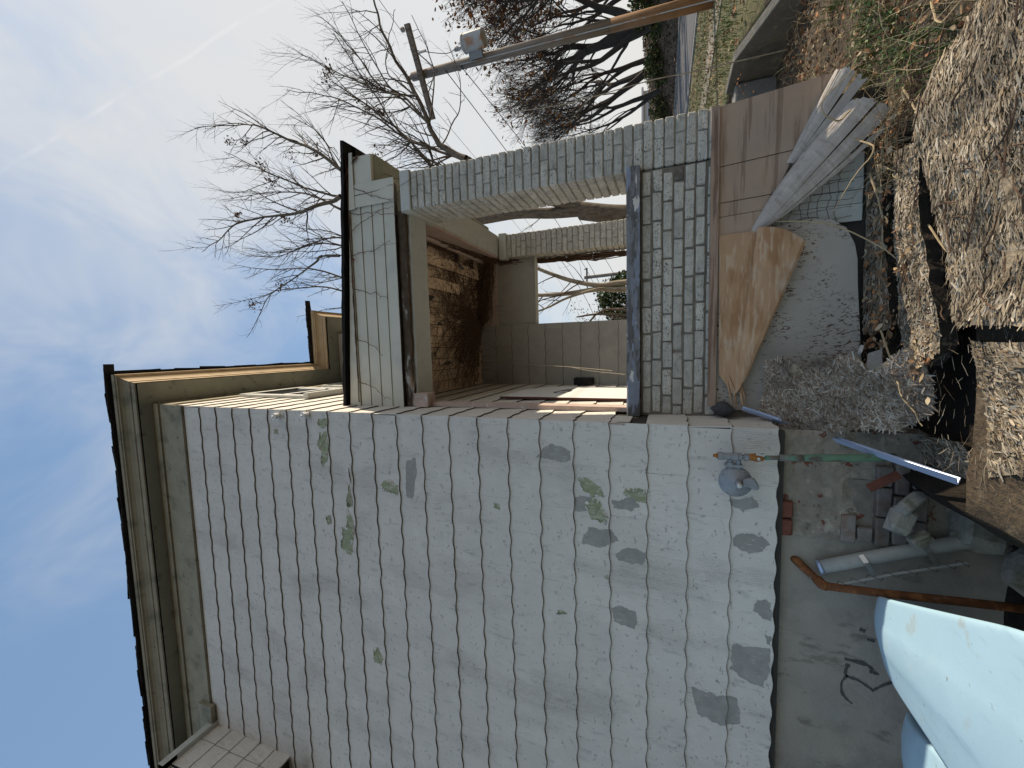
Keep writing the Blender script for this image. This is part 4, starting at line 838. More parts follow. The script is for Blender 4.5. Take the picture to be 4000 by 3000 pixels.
slab('strand_board', [(1.66, .115), (1.52, .135), (1.13, .075), (.84, .005), (.65, -.025), (.52, -.05), (.42, -.26), (.50, -.385), (.71, -.35), (.96, -.262), (1.14, -.198), (1.37, -.15), (1.62, -.08)], lambda x, y: -.835+.03*y+.02*nz(x*3, y*3), .06, .25, 3600, 'rotten strand board between the two dark gaps', spread=.9, W=(.004, .016), L=(.02, .085), tilt=.10)
slab('strand_board', [(1.72, -.175), (1.34, -.30), (1.02, -.405), (.71, -.48), (.62, -.525), (.60, -.95), (.62, -1.6), (2.0, -1.6), (2.06, -.6), (1.9, -.25)], lambda x, y: -.825+.015*math.sin(x*5)+.04*nz(x*2.2, y*2.2)+.02*nz(x*7, y*7), .09, .02, 14000, 'broad mass of rotten grey strand board nearest the camera', spread=.34, L=(.018, .095), W=(.0025, .011), tilt=.10, lift=.012)
slab('strand_board', [(.55, -.58), (.41, -.60), (.27, -.63), (.08, -.66), (-.03, -.70), (.03, -.86), (.06, -.95), (.0, -1.6), (.56, -1.6), (.54, -.95)], lambda x, y: -.87+.05*nz(x*2, y*2, 4), .06, 1.1, 3800, 'delaminated strand board piece at the lower left of the pile', spread=.45, L=(.02, .09), W=(.003, .012), tilt=.10)
slab('strand_board', [(-.26, .20), (-.10, .20), (.0, .02), (.02, -.25), (-.06, -.42), (-.22, -.55), (-.31, -.30), (-.38, .05)], lambda x, y: -1.0+.20*x+.05*y, .05, 1.2, 1300, 'slipped strand board chunk beneath the metal trim', spread=.5, L=(.03, .11))
# leaning sheet
OS = [(0.444, 0.271, -0.236), (0.453, 0.225, -0.294), (0.451, 0.175, -0.357), (0.37, 0.172, -0.36), (0.361, 0.137, -0.404), (0.369, 0.102, -0.448), (0.452, 0.095, -0.456), (0.468, 0.027, -0.541), (0.478, -0.039, -0.624), (0.394, -0.084, -0.68), (0.377, -0.121, -0.726), (0.469, -0.149, -0.762), (0.522, -0.182, -0.802), (0.418, -0.232, -0.866), (0.301, -0.255, -0.894), (0.174, -0.262, -0.903), (0.122, -0.225, -0.856), (0.057, -0.177, -0.796), (0.051, -0.115, -0.719), (0.036, -0.059, -0.649), (-0.008, 0.033, -0.534), (-0.041, 0.117, -0.429), (-0.049, 0.21, -0.313), (-0.018, 0.292, -0.21), (0.124, 0.28, -0.225), (0.285, 0.276, -0.23)]
P2 = ragged([(p[0], (p[1]-.271)*-1.28) for p in OS], 4, .010)
def osp(x, t): return (x, .271-t/1.28+.010*math.sin(x*9)+.012*nz(x*5, t*5), -.236-(t/1.28)*1.25)
b = MB(); n = len(P2); cx, ct = .2, .32
rg = [[(lerp(cx, p[0], f_), lerp(ct, p[1], f_)) for p in P2] for f_ in (1, .7, .35)]
V = [osp(*p) for r_ in rg for p in r_]+[osp(cx, ct)]+[tuple(Vector(osp(*p))+Vector((0, .014, -.012))) for p in P2]
b.add(V, [(r_*n+i, r_*n+(i+1) % n, (r_+1)*n+(i+1) % n, (r_+1)*n+i) for r_ in range(2) for i in range(n)]+[(2*n+i, 2*n+(i+1) % n, 3*n) for i in range(n)]+[(i, 3*n+1+i, 3*n+1+(i+1) % n, (i+1) % n) for i in range(n)]+[tuple(3*n+1+i for i in range(n))])
osb = b.obj('leaning_strand_board', 'osb', label='tall ragged strand board sheet leaning on the grey plywood', cat='strand board')
S_ = []
while len(S_) < 4600:
    x, t = R.uniform(-.06, .54), R.uniform(-.02, .7)
    if in_poly(x, t, P2): S_.append(osp(x, t))
flakes('wood_strands', S_, np.tile(np.array([[0, -.78, .62]]), (len(S_), 1)), .9, 4600, osb, spread=.9, L=(.02, .075), W=(.003, .010), lift=.006, tilt=.14,
       pal=np.array([(.37, .31, .255), (.29, .225, .175), (.42, .365, .305), (.17, .12, .085), (.34, .26, .195), (.27, .18, .12), (.45, .395, .33)]), kind='stuff')
# loose shredded wood over the mound
S_ = []; NR = []
for _ in range(1500):
    x, y = R.uniform(-.1, 2.3), R.uniform(-1.7, .3); S_.append((x, y, (-.815+.04*nz(x*2.2, y*2.2)) if (x > .6 and y < -.5) else -.90)); NR.append((0, 0, 1))
flakes('shredded_wood', S_, NR, .05, 1500, None, spread=.6, tilt=.16, lift=.02, L=(.03, .12), W=(.0012, .0035), kind='stuff', label='loose shredded wood scattered over the mound', cat='wood shreds')
tw = MB()
for i in range(70):
    x, y = R.uniform(.55, 2.0), R.uniform(-1.2, .1); a = R.gauss(0, .7); L_ = R.uniform(.06, .26); z = -.80+.04*nz(x*2.2, y*2.2); d = Vector((math.cos(a), math.sin(a), R.gauss(0, .06)))
    P = [Vector((x, y, z))+d*(L_*t)+Vector((R.gauss(0, .004), R.gauss(0, .004), R.gauss(0, .003))) for t in (0, .25, .5, .75, 1)]; tw.tube(P, [.004, .0038, .0033, .0028, .0015], 4)
tw.obj('fallen_twigs', 'vine', kind='stuff', label='dark fallen twigs lying over the strand boards', cat='twigs')
# dry leaves
LP = np.array([(.32, .215, .12), (.24, .145, .08), (.38, .28, .17), (.28, .125, .06), (.17, .10, .06), (.43, .35, .24), (.36, .16, .07)])
def leaves(name, pts, size=(.02, .06), pal=LP, parent=None, mat='leaf', tilt=.6, **tags):
    n = len(pts); pts = np.asarray(pts); nr = rng.normal(0, tilt, (n, 3)); nr[:, 2] = 1; nr /= np.linalg.norm(nr, axis=1)[:, None]
    a = rng.uniform(0, 2*np.pi, n); d = np.stack([np.cos(a), np.sin(a), np.zeros(n)], 1); d -= nr*(d*nr).sum(1)[:, None]; d /= np.linalg.norm(d, axis=1)[:, None]
    s_ = np.cross(nr, d); l = rng.uniform(*size, n); w_ = l*rng.uniform(.3, .6, n); cu = rng.uniform(-.1, .5, n)
    V = []
    for t, tw, h in ((-.5, .08, 0), (-.15, .9, 0), (.2, 1, 0), (.5, .05, 0)):
        cc = pts+d*(l*t)[:, None]+nr*(l*cu*(t*t*1.6))[:, None]
        k = (l*cu*.25*tw)[:, None]*nr
        V += [cc-s_*(w_*tw*.5)[:, None]+k, cc, cc+s_*(w_*tw*.5)[:, None]+k]
    V = np.stack(V, 1).reshape(-1, 3); i0 = np.arange(n)*12; Fq = []
    for r_ in range(3):
        for c in range(2): Fq.append(np.stack([i0+r_*3+c, i0+r_*3+c+1, i0+r_*3+c+4, i0+r_*3+c+3], 1))
    t = pal[rng.integers(0, len(pal), n)]*rng.uniform(.7, 1.25, n)[:, None]
    return fast(name, V, np.concatenate(Fq), mat, tone=np.repeat(np.clip(t, 0, 1), 12, 0), parent=parent, **tags)
pts = []
while len(pts) < 3300:
    x, y = R.uniform(1.3, 4.2), R.uniform(-.9, 3.0)
    e = 1.75+.35*(y)*(y > 0)*0+.12*nz(x*3, y*3)
    if x > e+(.25 if y > .35 else -.1*y) and (x > 2.3 or y < .33): pts.append((x, y, gh(x, y)+R.uniform(.005, .05)))
for _ in range(420): x, y = R.uniform(.5, 1.9), .10+R.uniform(0, .27); pts.append((x, y, -.84+R.uniform(0, .05)))
for _ in range(160):
    x, y = R.choice([(.62, .13), (.7, .05), (.4, .3), (1.0, -.1), (.45, -.27), (1.4, .30)]); pts.append((x+R.gauss(0, .08), y+R.gauss(0, .05), -.845+R.uniform(0, .05)))
leaves('leaf_litter', pts, kind='stuff', label='dry brown leaves covering the ground beside the porch', cat='dry leaves')
# dry stalks arching out of the weeds
def blades(name, roots, hgt, rad, pal, mat, droop=.6, **tags):
    b = MB(); T = []
    for (x, y, z) in roots:
        a = R.uniform(0, 2*math.pi); h = R.uniform(*hgt); P = []; dx, dy = math.cos(a), math.sin(a); k = R.uniform(.3, droop+.4)
        for i in range(6):
            t = i/5; P.append((x+dx*h*k*t*t+.02*nz(t*3, a), y+dy*h*k*t*t, z+h*t*(1-.5*k*t)))
        n0 = len(b.v); b.tube(P, [rad*(1-.8*i/5) for i in range(6)], 3, False); c = pal[R.randrange(len(pal))]; f_ = R.uniform(.75, 1.2)
        T += [(c[0]*f_, c[1]*f_, c[2]*f_, 1)]*(len(b.v)-n0)
    b.tone = T; return b.obj(name, mat, **tags)
ST = [(.42, .33, .19), (.33, .24, .13), (.48, .40, .26), (.25, .16, .08)]
roots = [(R.uniform(1.45, 2.1), R.uniform(.0, .33), -.88) for _ in range(150)]+[(R.uniform(2.2, 4.0), R.uniform(-.4, 2.6), -.9) for _ in range(520)]+[(R.uniform(1.8, 3.0), R.uniform(-1.2, .2), -.9) for _ in range(220)]
blades('dry_stalks', roots, (.08, .34), .0022, ST, 'straw', .9, kind='stuff', label='dry straw stalks among the weeds', cat='dry stalks')
b = MB()
for pts in ([(1.42, .40, -.20), (1.30, .20, -.55), (1.05, .05, -.82), (.86, -.05, -.86)], [(1.90, .36, -.60), (1.70, .10, -.72), (1.55, .10, -.64), (1.36, .15, -.55)], [(1.95, .15, -.62), (1.83, -.02, -.50), (1.93, -.05, -.42), (2.1, -.1, -.60)],
            [(1.30, -.05, -.87), (1.0, -.35, -.86), (.8, -.65, -.86)], [(.62, .10, -.80), (.40, -.12, -.78), (.25, -.22, -.78)], [(.30, .05, -.70), (.24, -.18, -.80), (.10, -.25, -.86)], [(1.6, .3, -.78), (1.3, .16, -.80), (.9, .2, -.82)], [(2.0, .1, -.84), (1.7, -.2, -.82), (1.62, -.5, -.85)],
            [(1.15, -.30, -.86), (.9, -.55, -.85), (.62, -.62, -.86)], [(2.3, -.1, -.86), (2.05, -.35, -.80), (2.1, -.6, -.82)]):
    P = polyline(pts, 6); b.tube([p+Vector((.012*nz(i*.6, p.x), .012*nz(p.y*3, i), 0)) for i, p in enumerate(P)], [.0055*(1-.6*i/len(P)) for i in range(len(P))], 5)
b.tone = [(.40, .31, .19, 1)]*len(b.v); b.obj('long_straws', 'straw', label='long bent straw coloured stems draped over the boards', cat='dry stems', kind='stuff')
GP = [(.075, .12, .03), (.11, .15, .04), (.05, .095, .03), (.16, .17, .06)]
def grass(name, spots, cnt, spread, hgt, **tags):
    b = MB(); T = []
    for (x0, y0) in spots:
        for _ in range(cnt):
            x, y = x0+R.gauss(0, spread), y0+R.gauss(0, spread); z = gh(x, y); a = R.uniform(0, 6.28); h = R.uniform(*hgt); w_ = .004; dx, dy = math.cos(a), math.sin(a); k = R.uniform(.2, .9)
            px_, py_ = -dy*w_, dx*w_; n0 = len(b.v)
            b.add([(x-px_, y-py_, z), (x+px_, y+py_, z), (x+dx*h*k*.4+px_*.8, y+dy*h*k*.4+py_*.8, z+h*.6), (x+dx*h*k*.4-px_*.8, y+dy*h*k*.4-py_*.8, z+h*.6), (x+dx*h*k, y+dy*h*k, z+h*(1-.3*k))], [(0, 1, 2, 3), (3, 2, 4)])
            c = GP[R.randrange(4)]; f_ = R.uniform(.7, 1.3); T += [(c[0]*f_, c[1]*f_, c[2]*f_, 1)]*5
    b.tone = T; return b.obj(name, 'grass', **tags)
grass('weeds', [(2.75, .70), (2.5, .35), (2.2, .16), (2.9, .2), (2.35, .75), (3.1, .6), (2.0, -.2), (3.4, 1.4), (2.3, -.5)], 90, .10, (.04, .13), kind='stuff', label='low green weeds among the leaf litter', cat='weeds')
pts = [(x0+R.gauss(0, .13), y0+R.gauss(0, .12), gh(x0, y0)+R.uniform(.01, .10)) for (x0, y0) in ((2.72, .70), (2.55, .42), (2.85, .55), (2.2, .2), (3.0, .9)) for _ in range(170)]
leaves('clover_patch', pts, (.012, .03), np.array([(.07, .14, .035), (.11, .19, .06), (.05, .10, .03), (.17, .22, .10)]), mat='grass', kind='stuff', label='bright green clover patch by the plywood', cat='clover')
sp_ = [(R.uniform(4.3, 10.6), 2.9+R.random()**1.4*11) for _ in range(330)]
grass('lawn_grass', sp_, 34, .28, (.04, .12), kind='stuff', label='patchy winter grass of the yard', cat='grass')
pts = [(x, y, gh(x, y)+.03) for x, y in ((R.uniform(4.3, 10.7), R.uniform(2.8, 16)) for _ in range(2600))]
leaves('yard_leaves', pts, (.04, .10), kind='stuff', label='fallen leaves on the yard', cat='dry leaves')
pts = [(x, y, gh(x, y)+R.uniform(.02, .12)) for x, y in ((17.3+R.random()**1.2*6, R.uniform(14, 44)) for _ in range(5200))]
leaves('bank_leaves', pts, (.10, .24), np.array([(.17, .10, .065), (.11, .065, .04), (.25, .17, .11), (.07, .05, .035)]), kind='stuff', label='leaf litter on the bank across the street', cat='dry leaves')
# sapling with orange leaves by the retaining wall
sap = empty('orange_sapling', (2.55, 1.5, -.9), label='thin sapling with small orange leaves before the concrete wall', cat='sapling'); sap.location = (0, 0, 0)
b = MB(); lp = []
for pts in ([(2.75, 1.75, -.9), (2.78, 1.8, -.6), (2.95, 1.9, -.38), (3.25, 2.0, -.22)], [(2.78, 1.8, -.6), (2.72, 1.85, -.35), (2.62, 1.9, -.10), (2.66, 1.95, .10)], [(2.95, 1.9, -.38), (2.90, 1.9, -.2), (2.98, 1.95, -.08)], [(2.76, 1.78, -.75), (2.6, 1.8, -.55), (2.5, 1.85, -.48)]):
    P = polyline(pts, 4); b.tube(P, [.006*(1-.7*i/len(P)) for i in range(len(P))], 4)
    for p in P[3:]:
        for _ in range(4): lp.append((p.x+R.gauss(0, .03), p.y+R.gauss(0, .03), p.z+R.gauss(0, .03)))
b.obj('stem', 'vine', sap); leaves('leaves', lp, (.015, .035), np.array([(.45, .17, .04), (.36, .12, .035), (.5, .24, .08)]), parent=sap)
# pieces on the ground: roofing scraps, plastic, rubble
def chunk(name, c, size, m, label, seed, cat='rubble', rot=(0, 0, 0), **kw):
    b = MB(); rr = random.Random(seed); q = []
    for i in range(7):
        row = []
        for j in range(10):
            th = math.pi*(i+.5)/7; ph = 2*math.pi*j/10; d = Vector((math.sin(th)*math.cos(ph), math.sin(th)*math.sin(ph), math.cos(th)))
            d = Vector([math.copysign(abs(t)**.45, t) for t in d]); k = 1+.22*mnoise.noise(d*1.3+Vector((seed*3.1, 0, 0)))+.08*mnoise.noise(d*4+Vector((seed, 1, 0)))
            row.append((d.x*k*size[0], d.y*k*size[1], d.z*k*size[2]))
        q.append(row+[row[0]])
    b.sheet(q); b.add([p for p in q[0][:-1]], [tuple(range(9, -1, -1))]); b.add([p for p in q[-1][:-1]], [tuple(range(10))])
    o = b.obj(name, m, label=label, cat=cat, **kw); o.location = c; o.rotation_euler = rot; return o
chunk('rubble', (-.47, -.12, -.85), (.085, .05, .05), 'stone', 'largest concrete chunk on the brick footing', 1, rot=(.2, .5, .4))
chunk('rubble', (-.56, -.14, -.93), (.055, .04, .03), 'stone', 'pale flat concrete chunk over the conduit strap', 2, rot=(.3, .9, .2))
chunk('rubble', (-.37, -.10, -.90), (.095, .04, .035), 'stone', 'long pale rubble piece next to the strand board chunk', 3, rot=(.1, .8, .9))
chunk('rubble', (-.50, .04, -1.25), (.16, .12, .10), 'stone', 'mossy boulder low in the pit below the rubble', 4, rot=(.1, .2, .4))
chunk('rubble', (-.34, -.20, -1.30), (.13, .12, .08), 'stone', 'mossy stone low in the pit beside the strand board', 5, rot=(.4, .2, .1))
chunk('rubble', (-.66, -.15, -1.38), (.12, .10, .07), 'stone', 'dark stone at the bottom of the pit under the conduit', 6, rot=(.1, .5, .7))
b = MB(); b.box(-.085, .085, -.02, .02, -.014, .014); o = b.obj('red_brick_shard', 'brickr', label='red brick shard slanting on the footing below the gas riser', cat='brick'); o.location = (-.26, -.08, -.78); o.rotation_euler = (.3, .9, -.15)
b = MB(); b.prism(ragged([(-.08, -.05), (.07, -.06), (.09, .03), (-.02, .06)], 2, .02), 0, .006, 'z'); o = b.obj('roofing_scrap', 'roof', label='grey roofing shingle scrap between the strand boards', cat='scrap'); o.location = (.42, .16, -.80); o.rotation_euler = (.5, .1, .6); o.data.materials[0] = mt['greyp']
b = MB(); b.box(-.035, .035, -.012, .012, -.008, .008); o = b.obj('wood_block', 'white', label='tiny white wood block below the grey plywood edge', cat='block'); o.location = (.50, .34, -.79); o.rotation_euler = (.2, .4, .9)
# retaining wall and the step block beside the porch
b = MB(); rows = []
tp = [(4.18, 3.9, -.34), (4.18, 3.17, -.345), (4.17, 2.43, -.60), (4.16, 1.7, -.84), (4.15, 1.2, -1.0)]
P = [Vector(tp[i]).lerp(Vector(tp[i+1]), j/6) for i in range(len(tp)-1) for j in range(6)]+[Vector(tp[-1])]
rows = [[(p.x-.10, p.y, -1.2), (p.x-.085, p.y, p.z-.012+.006*nz(p.y*5, 1)), (p.x-.075, p.y, p.z), (p.x+.03, p.y, p.z+.002), (p.x+.05, p.y, -1.2)] for p in P]
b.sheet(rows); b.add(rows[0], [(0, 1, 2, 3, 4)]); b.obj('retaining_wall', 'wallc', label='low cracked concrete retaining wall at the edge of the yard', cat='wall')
b = MB(); b.box(2.62, 4.08, 3.62, 3.95, -1.2, -.42); o = b.obj('concrete_step', 'concrete', label='concrete step block between porch and retaining wall', cat='step'); bv = o.modifiers.new('b', 'BEVEL'); bv.width = .03; bv.segments = 2

# ================================================================== BOATS
def hull(name, bow, heading, length, beam, height, pitch, m, label):
    """decked plastic hull: blunt bow, flared sides, low crowned deck"""
    root = empty(name, bow, label=label, cat='kayak', group='pale blue plastic boats by the foundation')
    root.rotation_euler = (0, pitch, heading)
    b = MB(); rows = []; n = 26
    for i in range(n+1):
        t = i/n; x = -length*t
        wv = beam/2*(.26+.74*min(1, t/.45)) if t > 0 else beam*.05
        wv = max(wv, .02); hv = height*(.52+.48*(1-(1-min(1, t/.18))**2)) if t > 0 else height*.45
        half = [(.40, -.60), (.62, -.46), (.82, -.16), (.94, .12), (1.0, .26), (1.02, .30), (1.0, .345), (.95, .36), (.90, .365), (.62, .40), (.34, .425), (.30, .44)]
        prof = [(-c_, d_) for c_, d_ in half]+[(0, .45)]+[(c_, d_) for c_, d_ in half[::-1]]
        sh = -.26*(1-sstep(0, .16, t))*height*.5
        rows.append([(x+.10*abs(c)*wv*(1-sstep(0, .3, t)), c*wv, d*hv+sh) for c, d in prof])
    b.sheet(rows); b.add(rows[0], [tuple(range(len(rows[0])))]); b.add(rows[-1], [tuple(range(len(rows[-1])-1, -1, -1))])
    o = b.obj('hull', m, root, smooth=True); sb = o.modifiers.new('s', 'SUBSURF'); sb.levels = 1; sb.render_levels = 1
    q = MB()
    for s in (-1, 1): q.tube([(r_[0 if s < 0 else -1][0], r_[0 if s < 0 else -1][1]*1.01, r_[0][2]-.005) for r_ in rows[1:]], .012, 8)
    q.obj('gunwale', m, root, smooth=True); return root
k1 = hull('kayak', (-1.05, -.13, -.78), math.radians(103), 2.9, .80, .36, math.radians(0), 'boat', 'larger pale blue kayak with its blunt bow beside the rusty pipe')
k2 = hull('kayak', (-1.66, -.18, -.92), math.radians(97), 2.6, .80, .36, math.radians(3), 'boat', 'second pale blue kayak half hidden at the left edge')
b = MB(); b.tube([(-1.40, -.80, -.86), (-1.36, -.95, -.84), (-1.37, -1.3, -.83)], .05, 10); b.obj('red_float', 'boatred', label='faded red plastic float wedged between the two kayaks', cat='float', smooth=True)

# ================================================================== VINES
def vine_walk(b, p, d, steps, step, r, plane_z=None, box=None, wig=.5):
    P = [Vector(p)]; d = Vector(d).normalized()
    for i in range(steps):
        d = (d+Vector((R.gauss(0, wig), R.gauss(0, wig), R.gauss(0, wig*.3)))*.35).normalized()
        q = P[-1]+d*step
        if plane_z is not None: q.z = plane_z-abs(R.gauss(.012, .012)); d.z = 0
        if box and not (box[0] < q.x < box[1] and box[2] < q.y < box[3]): break
        P.append(q)
    if len(P) > 2: b.tube(P, [r*(1-.6*i/len(P)) for i in range(len(P))], 4, False)
    return P
vn = empty('ceiling_vine', (0, 0, 0), label='dense brown dead vine spread over the porch ceiling', cat='vine')
b = MB(); CB = (.01, 1.92, .80, 2.94)
src = [(.95, 2.88), (1.25, 2.90), (1.6, 2.9), (1.88, 2.7), (1.88, 2.2), (.95, 2.7), (1.0, 2.8), (1.1, 2.6)]
for i in range(430):
    x, y = R.choice(src); a = math.radians(R.uniform(175, 300)); vine_walk(b, (x+R.gauss(0, .05), y+R.gauss(0, .05)*.5, 3.19), (math.cos(a), math.sin(a), 0), R.randrange(14, 48), .05, R.uniform(.0016, .0038), 3.19, CB)
for i in range(110):
    a = R.uniform(0, 6.28); vine_walk(b, (R.uniform(.1, 1.85), R.uniform(.85, 2.8), 3.19), (math.cos(a), math.sin(a), 0), R.randrange(8, 26), .045, R.uniform(.0016, .003), 3.19, CB)
b.obj('spread_stems', 'vine', vn, kind='stuff')
b = MB()
for i in range(85):   # bundle along the rear corner, from the column to the wing corner
    y0 = 2.89+R.gauss(0, .035); z0 = 3.11+R.gauss(0, .06)
    P = [(1.93, 2.80+R.gauss(0, .06), 2.92+R.gauss(0, .06)), (1.72, y0, z0-.06), (1.35, y0, z0), (1.05+R.gauss(0, .05), y0-.02, z0+.02), (.90+R.gauss(0, .06), y0-.10*R.random(), 3.17), (.55+R.gauss(0, .35), 2.75-R.random()*.8, 3.185)]
    P = polyline(P, 4); b.tube([p+Vector((R.gauss(0, .008), R.gauss(0, .008), R.gauss(0, .008))) for p in P], R.uniform(.002, .005), 4, False)
for i in range(46):   # along the side beam and hanging down the rear column
    P = [(1.90+R.gauss(0, .02), 2.9, 2.86+R.gauss(0, .05)), (1.915, 2.6, 3.0+R.gauss(0, .05)), (1.90, 1.9+R.gauss(0, .3), 3.10+R.gauss(0, .04)), (1.85, 1.2+R.random()*.6, 3.15)]
    P = polyline(P, 4); b.tube([p+Vector((R.gauss(0, .010), R.gauss(0, .010), R.gauss(0, .008))) for p in P], R.uniform(.002, .005), 4, False)
for i in range(34):
    P = [(1.905+R.gauss(0, .02), 2.95+R.gauss(0, .04), 2.85), (1.875+R.gauss(0, .02), 3.05, 2.2), (1.865+R.gauss(0, .02), 3.08+R.gauss(0, .03), 1.4), (1.86, 3.1, .7)]
    P = polyline(P, 4); b.tube([p+Vector((R.gauss(0, .012), R.gauss(0, .012), 0)) for p in P], R.uniform(.003, .007), 4, False)
b.obj('bundled_stems', 'vine', vn, kind='stuff')
b = MB()
for i in range(14): vine_walk(b, (.05+R.uniform(0, .85), 2.925, 3.15), (R.uniform(-.3, .3), 0, -1), R.randrange(6, 22), .045, .002, None, (.02, .93, 2.90, 2.945), .35)
for i in range(10): vine_walk(b, (R.uniform(.95, 1.85), 2.945, 3.05), (R.uniform(-.3, .3), 0, -1), R.randrange(6, 20), .045, .0025, None, (.95, 1.92, 2.92, 2.952), .35)
b.obj('hanging_stems', 'vine', vn, kind='stuff')
b = MB(); b.tube(polyline([(.38, 2.70, 3.18), (.40, 2.4, 2.75), (.36, 2.0, 2.1), (.34, 1.6, 1.45), (.31, 1.35, .95)], 6), .0022, 4); b.tube(polyline([(.34, 1.6, 1.45), (.30, 1.5, 1.2), (.27, 1.36, .82)], 6), .0018, 4); b.obj('dangling_stem', 'straw', vn); 
for o in vn.children:
    if o.name.startswith('dangling'):
        at = o.data.color_attributes.new('tone', 'FLOAT_COLOR', 'POINT'); at.data.foreach_set('color', np.tile(np.array([.5, .42, .32, 1], np.float32), len(o.data.vertices)))
fv = empty('roof_edge_vine', (0, 0, 0), label='thin dead vine trailing along the siding band under the porch roof', cat='vine')
b = MB()
for i in range(7): b.tube([(x, .392+.008*nz(x*6, i), 3.435-.004*x+.012*nz(x*5, i*3)) for x in np.linspace(2.5, .05+.25*i % 1, 40)], .0045, 4)
for i in range(6): b.tube([(2.25+.25*t+.02*nz(t*4, i), .385, 3.46-.20*t*t+.05*nz(t*3, i*2)) for t in np.linspace(0, 1, 10)], .004, 4)
for x0, L_, sl in ((2.2, .62, -.25), (1.98, .72, -.10), (1.80, .55, .35), (1.55, .50, .12), (1.22, .42, -.2), (.72, .36, -.5), (.26, .44, -.45), (2.1, .85, .18)):
    P = [Vector((x0, .388, 3.42))]
    for i in range(12): P.append(P[-1]+Vector((sl*L_/12+R.gauss(0, .012), R.gauss(0, .003), -L_/12*abs(math.cos(sl))+R.gauss(0, .006))))
    b.tube(P, [.0038*(1-.6*i/13) for i in range(13)], 4)
    for p in P[2::2]: b.tube([p, p+Vector((R.gauss(0, .018), -.006, R.gauss(0, .015)))], .002, 3)
b.obj('stems', 'vine', fv)
leaves('leaves', [(1.50+R.gauss(0, .012), .38, 3.40+R.gauss(0, .012)) for _ in range(9)]+[(1.3+R.gauss(0, .02), .38, 3.42) for _ in range(5)], (.015, .03), np.array([(.30, .09, .05)]), parent=fv)
pts = [(x, y, z) for x, y, z in ((2.36, .60, 3.13), (2.4, 1.0, 3.13), (2.44, 1.6, 3.13))]
b = MB()
for i in range(16): vine_walk(b, (R.uniform(2.3, 2.5), R.uniform(.45, 2.5), 3.115), (R.uniform(-.5, .5), 1, 0), 16, .05, .003, 3.118, (2.2, 2.55, .4, 3.1), .5)
b.obj('soffit_stems', 'vine', fv)

# ================================================================== TREES
def side_twigs(b, P, rads, every, ln, lv, upb=.5, seeds=None, spread=.7, thin=.010):
    tot = 0
    for i in range(1, len(P)-1):
        tot += (P[i]-P[i-1]).length
        while tot > every:
            tot -= every*R.uniform(.6, 1.5)
            t = (P[i+1]-P[i-1]).normalized(); a = t.orthogonal().normalized(); a.rotate(Matrix.Rotation(R.uniform(0, 6.28), 3, t))
            d = (t*R.uniform(.35, 1.0)+a*spread+Vector((0, 0, upb))).normalized(); L_ = R.uniform(*ln)*(1-.35*i/len(P)); n = 7; Q = [P[i].copy()]
            for k in range(n):
                d = (d+Vector((R.gauss(0, .10), R.gauss(0, .10), R.gauss(.05, .08)))).normalized(); Q.append(Q[-1]+d*L_/n)
            r0_ = min(rads[i]*.7, max(thin, .010*L_+thin*.4)); rr = [r0_*(1-.72*k/n) for k in range(n+1)]
            b.tube(Q, rr, 4 if r0_ > .01 else 3, False)
            if lv > 1: side_twigs(b, Q, rr, every*.95, (ln[0]*.30, ln[1]*.40), lv-1, upb*.6, seeds, spread, thin*.7)
            if seeds is not None and R.random() < .009 and lv <= 2: seeds.append(Q[-1])
def cluster(name, spots, n, rad, parent, size=(.03, .07), pal=None, mat='seed'):
    pts = [(p[0]+R.gauss(0, rad), p[1]+R.gauss(0, rad), p[2]+R.gauss(0, rad)*.9) for p in spots for _ in range(n)]
    if pts: leaves(name, pts, size, pal if pal is not None else np.array([(.17, .10, .06), (.11, .065, .04), (.23, .15, .09)]), parent=parent, mat=mat, tilt=1.5, kind='stuff')
tr = empty('bare_tree', (3.2, 6.0, -.9), label='bare tree with pale limbs and brown seed clusters right behind the porch', cat='tree'); tr.location = (0, 0, 0)
b = MB(); bt = MB(); seeds = []
def limb(pts, r0_, r1_, every=.19, ln=(.6, 2.0), lv=2, jit=.03, k=6, **kw):
    P = polyline(pts, k); P = [p+Vector((jit*nz(i*.35, p.z, 1), jit*3*nz(i*.3, p.x, 5), jit*nz(i*.4, p.y, 9))) for i, p in enumerate(P)]
    rr = [lerp(r0_, r1_, (i/(len(P)-1))**.8) for i in range(len(P))]
    b.tube(P, rr, 8 if r0_ > .03 else 5, False); side_twigs(bt, P, rr, every, ln, lv, seeds=seeds, **kw); return P
trunk = polyline([(3.1, 6.1, -1.0), (3.23, 6.0, .9), (3.30, 6.0, 1.5), (3.46, 6.0, 2.18)], 5); b.tube(trunk, [.21, .20]+[.19]*(len(trunk)-2), 12, False)
b.tube(polyline([(3.46, 6.0, 2.0), (3.50, 6.0, 2.79), (3.60, 6.0, 3.65), (3.58, 6.0, 4.58), (3.62, 6.0, 5.4), (3.9, 5.95, 6.6)], 5), [lerp(.125, .085, i/25) for i in range(26)], 10, False)
b.tube(polyline([(3.43, 6.0, 1.9), (3.64, 5.95, 2.5), (3.85, 5.7, 3.2), (4.2, 5.4, 3.9), (4.6, 5.2, 4.44)], 5), [lerp(.13, .075, i/20) for i in range(21)], 10, False)
